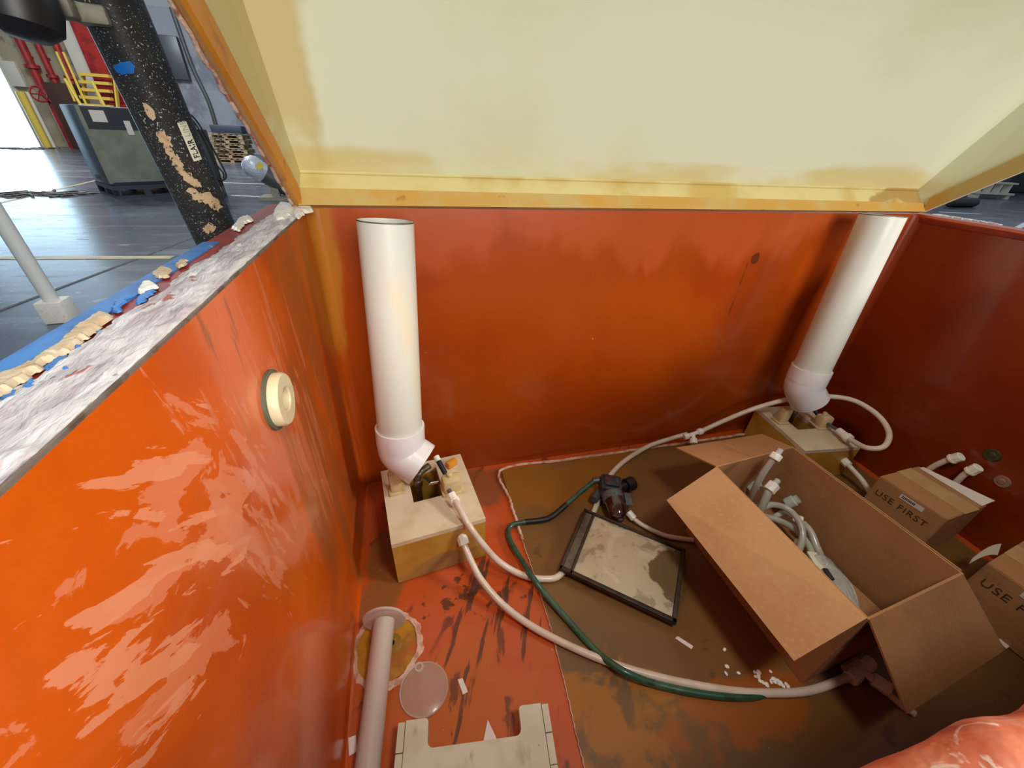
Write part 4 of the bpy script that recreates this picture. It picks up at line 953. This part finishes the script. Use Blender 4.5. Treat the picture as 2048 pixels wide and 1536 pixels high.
# frosted tube with a disc end, clear disc
fd = at(769, 1239, .0445); fe = at(734, 1545, .026); fdir = (fe - fd).normalized()
pl_ = thing('frosted_plunger', 'frosted clear tube with a round disc end lying over the drain', 'plunger', (fd.x, fd.y, 0))
b = newbm(); lathe(b, [(.0205, .002), (.0205, (fe - fd).length), (.0175, (fe - fd).length), (.0175, .002)], fd, fdir, 32, closed=True); obj('tube', b, m_acryl, pl_)
b = newbm(); lathe(b, [(0, -.003), (.0415, -.003), (.043, -.0015), (.043, .001), (.0415, .0025), (.022, .0025), (.0, .0025)], fd, (fdir + Vector((0, 0, .12))).normalized(), 48); obj('end_disc', b, m_acryl, pl_)
dcn = at(848, 1377, .003)
cdisc = thing('clear_disc', 'thin clear plastic disc with a small holed tab, beside the drain', 'disc', (dcn.x, dcn.y, .001))
b = newbm(); lathe(b, [(0, .002), (.0425, .002), (.044, .001), (.0425, 0), (0, 0)], (dcn.x, dcn.y, .0015), (0, 0, 1), 48); obj('plate', b, m_acryl2, cdisc)
b = newbm(); lathe(b, [(.043, .0025), (.0445, .003), (.0455, .0015), (.0445, 0)], (dcn.x, dcn.y, .0015), (0, 0, 1), 48); obj('rim', b, m_acryl, cdisc)
tp = at(838, 1334, .003); b = newbm(); lathe(b, [(.005, 0), (.0085, 0), (.0095, .0015), (.0085, .003), (.005, .003)], (tp.x, tp.y, .0018), (0, 0, 1), 24, closed=True); obj('tab', b, m_acryl, cdisc)

# folded step stool lying on the floor
SZ = .050
sA, sB = at(797, 1443, SZ), at(1094, 1397, SZ); sdx = (sB - sA); SW = sdx.length; sang = math.atan2(sdx.y, sdx.x) - .02
sm = Matrix.Translation((sA.x, sA.y, 0)) @ Matrix.Rotation(sang, 4, 'Z')
stl = thing('step_stool', 'scuffed white folding step stool lying folded on the orange floor', 'stool', (sA.x + SW / 2, sA.y - .08, .001))
SL = .205
def arc(cx, cy, r, a0, a1, n=5): return [(cx + r * math.cos(math.radians(a0 + (a1 - a0) * k / n)), cy + r * math.sin(math.radians(a0 + (a1 - a0) * k / n))) for k in range(n + 1)]
k1, k2, nd = .050, SW - .052, .040          # feet width and arch depth
tab = .0125
outl = [(tab, 0)] + arc(k1 - .006, -.006, .006, 90, 0) + arc(k1 + .010, -nd + .010, .010, 180, 270) + arc(k2 - .010, -nd + .010, .010, 270, 360) + arc(k2 + .006, -.006, .006, 180, 90) + [(SW - tab, 0), (SW - tab, -SL), (tab, -SL)]
# panel with the window cut out: built as a ring of quads around the opening
b = newbm()
def platepoly(bb, pts2, z0, z1): prism(bb, [sm @ Vector((p[0], p[1], z0)) for p in pts2], (0, 0, z1 - z0))
wy1 = -.083; wx0, wx1 = .058, SW - .060
up = [(tab, 0)] + arc(k1 - .006, -.006, .006, 90, 0) + arc(k1 + .010, -nd + .010, .010, 180, 270) + arc(k2 - .010, -nd + .010, .010, 270, 360) + arc(k2 + .006, -.006, .006, 180, 90) + [(SW - tab, 0), (SW - tab, -.105)] + [(wx1, -.105)] + arc(wx1 - .014, wy1 - .014, .014, 0, 90) + arc(wx0 + .014, wy1 - .014, .014, 90, 180) + [(wx0, -.105), (tab, -.105)]
platepoly(b, up, .030, SZ); platepoly(b, [(tab, -.105), (wx0, -.105), (wx0, -SL), (tab, -SL)], .030, SZ); platepoly(b, [(wx1, -.105), (SW - tab, -.105), (SW - tab, -SL), (wx1, -SL)], .030, SZ)
bmesh.ops.remove_doubles(b, verts=b.verts, dist=.0001)
obj('leg_panel', b, m_stool, stl)
b = newbm(); fo = [(wx0 - .002, -.14), (wx0 - .002, wy1 - .012), (wx0 + .014, wy1 + .003), (wx1 - .014, wy1 + .003), (wx1 + .002, wy1 - .012), (wx1 + .002, -.14)]; fi = [(wx0 + .006, -.14), (wx0 + .006, wy1 - .018), (wx0 + .018, wy1 - .007), (wx1 - .018, wy1 - .007), (wx1 - .006, wy1 - .018), (wx1 - .006, -.14)]
platepoly(b, fo + fi[::-1], .002, .036); obj('inner_frame', b, m_traygrey, stl)
b = newbm()
for x0, x1 in ((tab, k1 - .002), (k2 + .002, SW - tab)): platepoly(b, [(x0, -.004), (x1, -.004), (x1, -SL), (x0, -SL)], .001, .029)
obj('folded_panel', b, m_stool, stl)
for k in range(5):
    y0 = -.002 - k * .040
    for x0, x1 in ((0, tab - .0012), (SW - tab + .0012, SW)):
        hgt = 0.0 if k % 2 == 0 else -.001
        b = newbm(); q = [(x0, y0), (x1, y0), (x1, y0 - .0385), (x0, y0 - .0385)]
        prism(b, [sm @ Vector((p[0], p[1], .008)) for p in q], (0, 0, SZ - .008 + hgt)); obj('hinge_tab', b, m_stool, stl)
b = newbm()
for x0 in (tab - .0018, SW - tab - .0004): platepoly(b, [(x0, 0), (x0 + .0022, 0), (x0 + .0022, -SL), (x0, -SL)], .01, SZ - .002)
obj('seam', b, m_stoolgap, stl)

# ------------------------------------------------------------------ cardboard boxes
BT = .004
BX = [Vector((.849, -.357, .25)), Vector((1.102, -.336, .25)), Vector((1.125, -.697, .25)), Vector((.861, -.72, .25))]     # back-left, back-right, front-right, front-left
BZ = .005
bg = thing('cardboard_box', 'big open cardboard box full of tubing, flaps folded out', 'box', (.985, -.53, BZ))
cen = sum(BX, Vector()) / 4
def insetp(p, k): d = Vector((cen.x - p.x, cen.y - p.y, 0)); return p + Vector((math.copysign(k, d.x), math.copysign(k, d.y), 0))
b = newbm(); vo = [b.verts.new((p.x, p.y, BZ)) for p in BX]; vt = [b.verts.new(p) for p in BX]; it = [b.verts.new(insetp(p, BT)) for p in BX]; ib = [b.verts.new((insetp(p, BT).x, insetp(p, BT).y, BZ + BT)) for p in BX]
for k in range(4):
    j = (k + 1) % 4
    b.faces.new((vo[k], vo[j], vt[j], vt[k])); b.faces.new((vt[k], vt[j], it[j], it[k])); b.faces.new((it[k], it[j], ib[j], ib[k]))
b.faces.new(vo); b.faces.new(ib); obj('box_walls', b, m_card, bg, smooth=0)
def flap(a, c, oa, oc, mat, lab):
    b = newbm(); n = (c - a).cross(oa - a).normalized(); n = n if n.z > 0 else -n
    a, c = a.lerp(c, .008), c.lerp(a, .008)
    nu = 10; g = [[], []]
    for k in range(nu + 1):
        t_ = k / nu
        for w_ in (0, 1): g[w_].append((a.lerp(c, t_), oa.lerp(oc, t_))[w_])
    prism(b, [a, c, oc, oa], -n * .0035); obj('flap', b, mat, bg, smooth=0, label=lab)
flap(BX[3], BX[0], at(1588, 1322, .17), at(1333, 1000, .18), m_flapt, 'left flap of the big box, palest and folded down')
flap(BX[0], BX[1], at(1352, 895, .20), at(1525, 868, .20), m_card, 'rear flap of the big box, folded back')
flap(BX[2], BX[3], at(2010, 1300, .15), at(1815, 1428, .15), m_card_in, 'front flap of the big box, folded toward the viewer')
b = newbm(); q = [BX[1] + Vector((.002, -.006, 0)), BX[2] + Vector((.002, .006, 0)), BX[2] + Vector((.014, .006, -.12)), BX[1] + Vector((.014, -.006, -.12))]; prism(b, q, (.0035, 0, 0)); obj('flap', b, m_card, bg, smooth=0, label='right flap of the big box, hanging down outside')
# dark patches painting the flap's shade onto the box front
b = newbm(); fdv = (BX[2] - BX[3]).normalized(); fn_ = Vector((fdv.y, -fdv.x, 0)); fp = BX[3] + fdv * .01 + fn_ * .0006
for (s0, s1, z0, z1) in ((.0, .05, -.03, -.10), (.06, .09, -.02, -.06)):
    prism(b, [fp + fdv * s0 + Vector((0, 0, z0)), fp + fdv * s1 + Vector((0, 0, z0 + .008)), fp + fdv * s1 + Vector((0, 0, z1 + .012)), fp + fdv * s0 + Vector((0, 0, z1))], fn_ * .0006)
obj('flap_shade', b, M('purple_brown_shade', lin(92, 66, 64), .6), bg, smooth=0)
# contents of the big box
def inbox(name, label, pts, r, mat, nut=None, cat='tube'):
    lo = min(pts, key=lambda p: p.z); t = thing(name, label, cat, lo)
    b = newbm(); tube(b, pts, r, 12, 10); obj('tubing', b, mat, t)
    if nut:
        a, c, rr = nut; b = newbm(); hexnut(b, a, c, rr); obj('nut', b, m_nut, t, label='white plastic nut')
        b = newbm(); d = (Vector(c) - Vector(a)).normalized(); cyl(b, Vector(c), Vector(c) + d * .014, rr * .5, 10); obj('ferrule', b, m_nutc, t)
    return t
inbox('capped_tube', 'tube end with a white nut standing tallest in the big box', [at(1497, 1005, .13), at(1508, 980, .19), at(1524, 950, .24), at(1545, 920, .282), at(1549, 915, .287)], .0070, m_tubeg, (at(1547, 919, .284), at(1555, 908, .296), .0125))
inbox('capped_tube', 'tube end with a white nut standing below the tallest one in the big box', [at(1516, 1030, .12), at(1525, 1010, .155), at(1535, 988, .185), at(1540, 978, .195)], .0092, m_tubeg, (at(1536, 982, .192), at(1549, 968, .205), .014))
inbox('coiled_tube', 'outer pale loop of tubing in the big box', [at(1520, 1018, .14), at(1545, 1009, .15), at(1575, 1018, .15), at(1598, 1042, .145), at(1605, 1070, .13), at(1600, 1095, .11), at(1592, 1112, .09)], .0075, m_tubeg)
inbox('coiled_tube', 'small inner loop of tubing in the big box', [at(1540, 1050, .10), at(1550, 1034, .115), at(1566, 1026, .12), at(1585, 1030, .12), at(1596, 1045, .11)], .007, m_tubeg)
inbox('coiled_tube', 'long curved tube crossing the loops in the big box', [at(1522, 1031, .12), at(1550, 1038, .12), at(1585, 1055, .115), at(1610, 1080, .11), at(1625, 1110, .10), at(1632, 1145, .08), at(1634, 1170, .06)], .0075, m_tubeg)
inbox('coiled_tube', 'tube running along the right wall inside the big box', [at(1605, 1045, .13), at(1622, 1065, .125), at(1634, 1095, .11), at(1650, 1130, .09), at(1668, 1170, .07), at(1690, 1205, .05)], .008, m_tubeg)
for uv, z, lab in (((1498, 975), .13, 'clear jar-like fitting at the rear left inside the big box'), ((1573, 1007), .13, 'clear nut lying behind the tube loops in the big box')):
    p = at(*uv, z); b = newbm(); lathe(b, [(0, 0), (.013, 0), (.014, .004), (.014, .02), (.011, .022), (.011, .03), (0, .03)], p, (.5, -.3, .8), 14); recentre(tag(obj('clear_fitting', b, m_nutc), lab, 'fitting'))
for uv, z, lab in (((1585, 1035), .115, 'white nut lying under the outer loop in the big box'), ((1588, 1084), .09, 'white nut lying lowest among the loops in the big box')):
    p = at(*uv, z); b = newbm(); cyl(b, p, p + Vector((.014, -.016, .004)), .010, 8, bev=.0015); recentre(tag(obj('loose_nut', b, m_nut), lab, 'nut'))
# plastic bag of clear tubing along the box front
def bagshape(b, pts, rads, seed):
    r = random.Random(seed); P = spline(pts, 6); n = len(P)
    tube(b, P, lambda t: max(.004, (rads[0] * (1 - t) + rads[1] * t) * (math.sin(math.pi * min(max(t, .04), .96)) ** .5) * r.uniform(.95, 1.05)), 16, smooth=False)
b = newbm(); bagshape(b, [at(1634, 1108, .12), at(1650, 1140, .10), at(1668, 1180, .09), at(1690, 1230, .08), at(1700, 1260, .06)], (.030, .036), 3); recentre(tag(obj('plastic_bag', b, m_bag), 'crinkled clear plastic bag of tubing at the front of the big box', 'bag'))
for k in range(5):
    off = k * 8.5
    pts_ = [at(1640 + off * .6, 1120 + off * .3, .11), at(1662 + off, 1150 + off * .4, .10), at(1685 + off * .8, 1190 + off * .3, .085), at(1700 + off * .4, 1235, .07), at(1700, 1270, .05)]
    inbox('bagged_tube', ('clear tube nearest the pale flap inside the plastic bag', 'second clear tube from the pale flap inside the bag', 'middle clear tube inside the plastic bag', 'fourth clear tube from the pale flap inside the bag', 'outermost clear tube inside the plastic bag, nearest the box wall')[k], pts_, .0040, m_tubeg)
b = newbm(); p = at(1637, 1128, .115); box(b, p, (.022, .06, .006), -.35, .002); recentre(tag(obj('cream_strip', b, m_fl_label), 'cream card strip lying on the bag in the big box', 'card'))
b = newbm(); p = at(1657, 1148, .125); box(b, p, (.010, .026, .004), -.3, .001); recentre(tag(obj('black_tag', b, m_dark_ink), 'small black tag on the bag in the big box', 'tag'))
b = newbm(); c4 = cen + Vector((0, 0, 0)); prism(b, [insetp(p, .02) * 1 - Vector((0, 0, p.z - .06)) for p in BX], (0, 0, .006)); tag(obj('packing_sheet', b, m_card_in, smooth=0), 'brown packing sheet under the tubing in the big box', 'packing')

def closed_box(label, corners, h, name='cardboard_box'):
    """corners back-left, back-right, front-right, front-left at height h"""
    c = sum(corners, Vector()) / 4; t = thing(name, label, 'box', (c.x, c.y, .005))
    b = newbm(); prism(b, [Vector((p.x, p.y, .005)) for p in corners], (0, 0, h - .005)); bmesh.ops.bevel(b, geom=list(b.edges), offset=.002, segments=2, affect='EDGES'); obj('box_body', b, m_card, t)
    bl, br, fr, fl = corners; yv = (fl - bl); xv = (br - bl)
    m0 = bl + xv * .42; m1 = bl + xv * .78
    b = newbm(); prism(b, [m0 + Vector((0, 0, .0003)), m1 + Vector((0, 0, .0003)), m1 + yv + Vector((0, 0, .0003)), m0 + yv + Vector((0, 0, .0003))], (0, 0, .0008)); obj('tape_strip', b, m_tape, t, smooth=0)
    nrm = Vector((yv.y, -yv.x, 0)).normalized(); nrm = nrm if nrm.x < 0 else -nrm
    L_ = yv.length; yd = yv.normalized()
    text('handwriting', 'USE FIRST', L_ * .165, bl + yd * L_ * .08 + nrm * .0007 + Vector((0, 0, -h * .36)), yd, (0, 0, 1), m_pen, t, .0002)
    b = newbm(); s0 = bl + yd * L_ * .38 + nrm * .0005 + Vector((0, 0, -.022)); prism(b, [s0, s0 + yd * L_ * .34, s0 + yd * L_ * .34 + Vector((0, 0, .014)), s0 + Vector((0, 0, .014))], nrm * .0006); lb = obj('shipping_label', b, m_label, t, smooth=0)
    b = newbm(); r = random.Random(4)
    for k in range(9):
        s = s0 + yd * L_ * (.03 + .022 * k) + nrm * .0007 + Vector((0, 0, .004)); prism(b, [s, s + yd * L_ * .012, s + yd * L_ * .012 + Vector((0, 0, .007)), s + Vector((0, 0, .007))], nrm * .0004)
    obj('label_print', b, m_ink, lb, smooth=0)
    return t
h2 = .150
closed_box('smaller taped cardboard box marked USE FIRST beside the right wall', [at(1760, 952, h2), at(1838, 932, h2), at(1975, 1010, h2), at(1895, 1040, h2)], h2)
b = newbm(); p0, p1 = at(1838, 932, h2), at(1975, 1010, h2); d = (p1 - p0); sd = Vector((.02, 0, .008))
prism(b, [p0 + d * .05 + Vector((-.012, 0, .001)), p1 + Vector((-.022, 0, .001)), p1 + sd + Vector((-.005, 0, .004)), p0 + d * .05 + Vector((.002, 0, .002))], (0, 0, .0008)); recentre(tag(obj('foam_strip', b, m_label, smooth=0), 'pale peeling strip along the far top edge of the smaller box', 'strip'))
h3 = .150
c3 = [at(1975, 1126, h3), at(2034, 1090, h3), None, None]; yv = Vector((.018, -.165, 0)); xv = (c3[1] - c3[0]).normalized() * .17
c3 = [c3[0], c3[0] + xv, c3[0] + xv + yv, c3[0] + yv]
closed_box('taped cardboard box at the right edge, behind the front flap', c3, h3)
b = newbm(); p = at(1990, 1104, .13)
grid(b, 10, 4, lambda u, v: at(1945 + 58 * u, 1116 - 30 * math.sin(u * 1.6) * .95 + (6 + 10 * u) * v, .13 + .01 * math.sin(u * 3)) + Vector((0, 0, -.012 * v)))
g = bmesh.ops.extrude_face_region(b, geom=list(b.faces)); [setattr(e.co, 'z', e.co.z - .0015) for e in g['geom'] if isinstance(e, bmesh.types.BMVert)]
recentre(tag(obj('paper_sheet', b, m_fl_label), 'curved cream paper sheet poking up between the two taped boxes', 'paper'))
b = newbm(); p = at(1998, 1284, .012); prism(b, [at(1997, 1268, .010), at(2022, 1290, .010), at(2012, 1298, .010), at(1999, 1284, .010)], (0, 0, .001)); recentre(tag(obj('paper_scrap', b, m_paper, smooth=0), 'white triangular paper corner beside the front flap', 'paper'))
# two capped tubes behind the smaller box
for uvs, lab in (([(1840, 955), (1862, 936), (1890, 922), (1908, 917)], 'capped milky tube sticking out behind the smaller box, upper one'), ([(1898, 985), (1912, 965), (1930, 948), (1944, 941)], 'capped milky tube sticking out behind the smaller box, lower one')):
    zs = (.03, .09, .125, .14) if uvs[0][0] < 1860 else (.03, .085, .12, .135)
    xw = [1.592, 1.594, 1.597, 1.598]
    P = [atx(u, v, x) for (u, v), x in zip(uvs, xw)]
    P.insert(0, Vector((P[0].x, P[0].y + .02, max(P[0].z - .08, .012))))
    t = thing('capped_tube', lab, 'tube', P[0]); b = newbm(); tube(b, P, .0075, 12, 10); obj('tubing', b, m_tube, t)
    d = (P[-1] - P[-2]).normalized(); b = newbm(); hexnut(b, P[-1] - d * .004, P[-1] + d * .018, .0125); lathe(b, [(.009, 0), (.0135, .001), (.0135, .006), (.009, .007)], P[-1] - d * .008, d, 12); obj('nut', b, m_nut, t, label='white plastic nut')
bpy.context.view_layer.update()
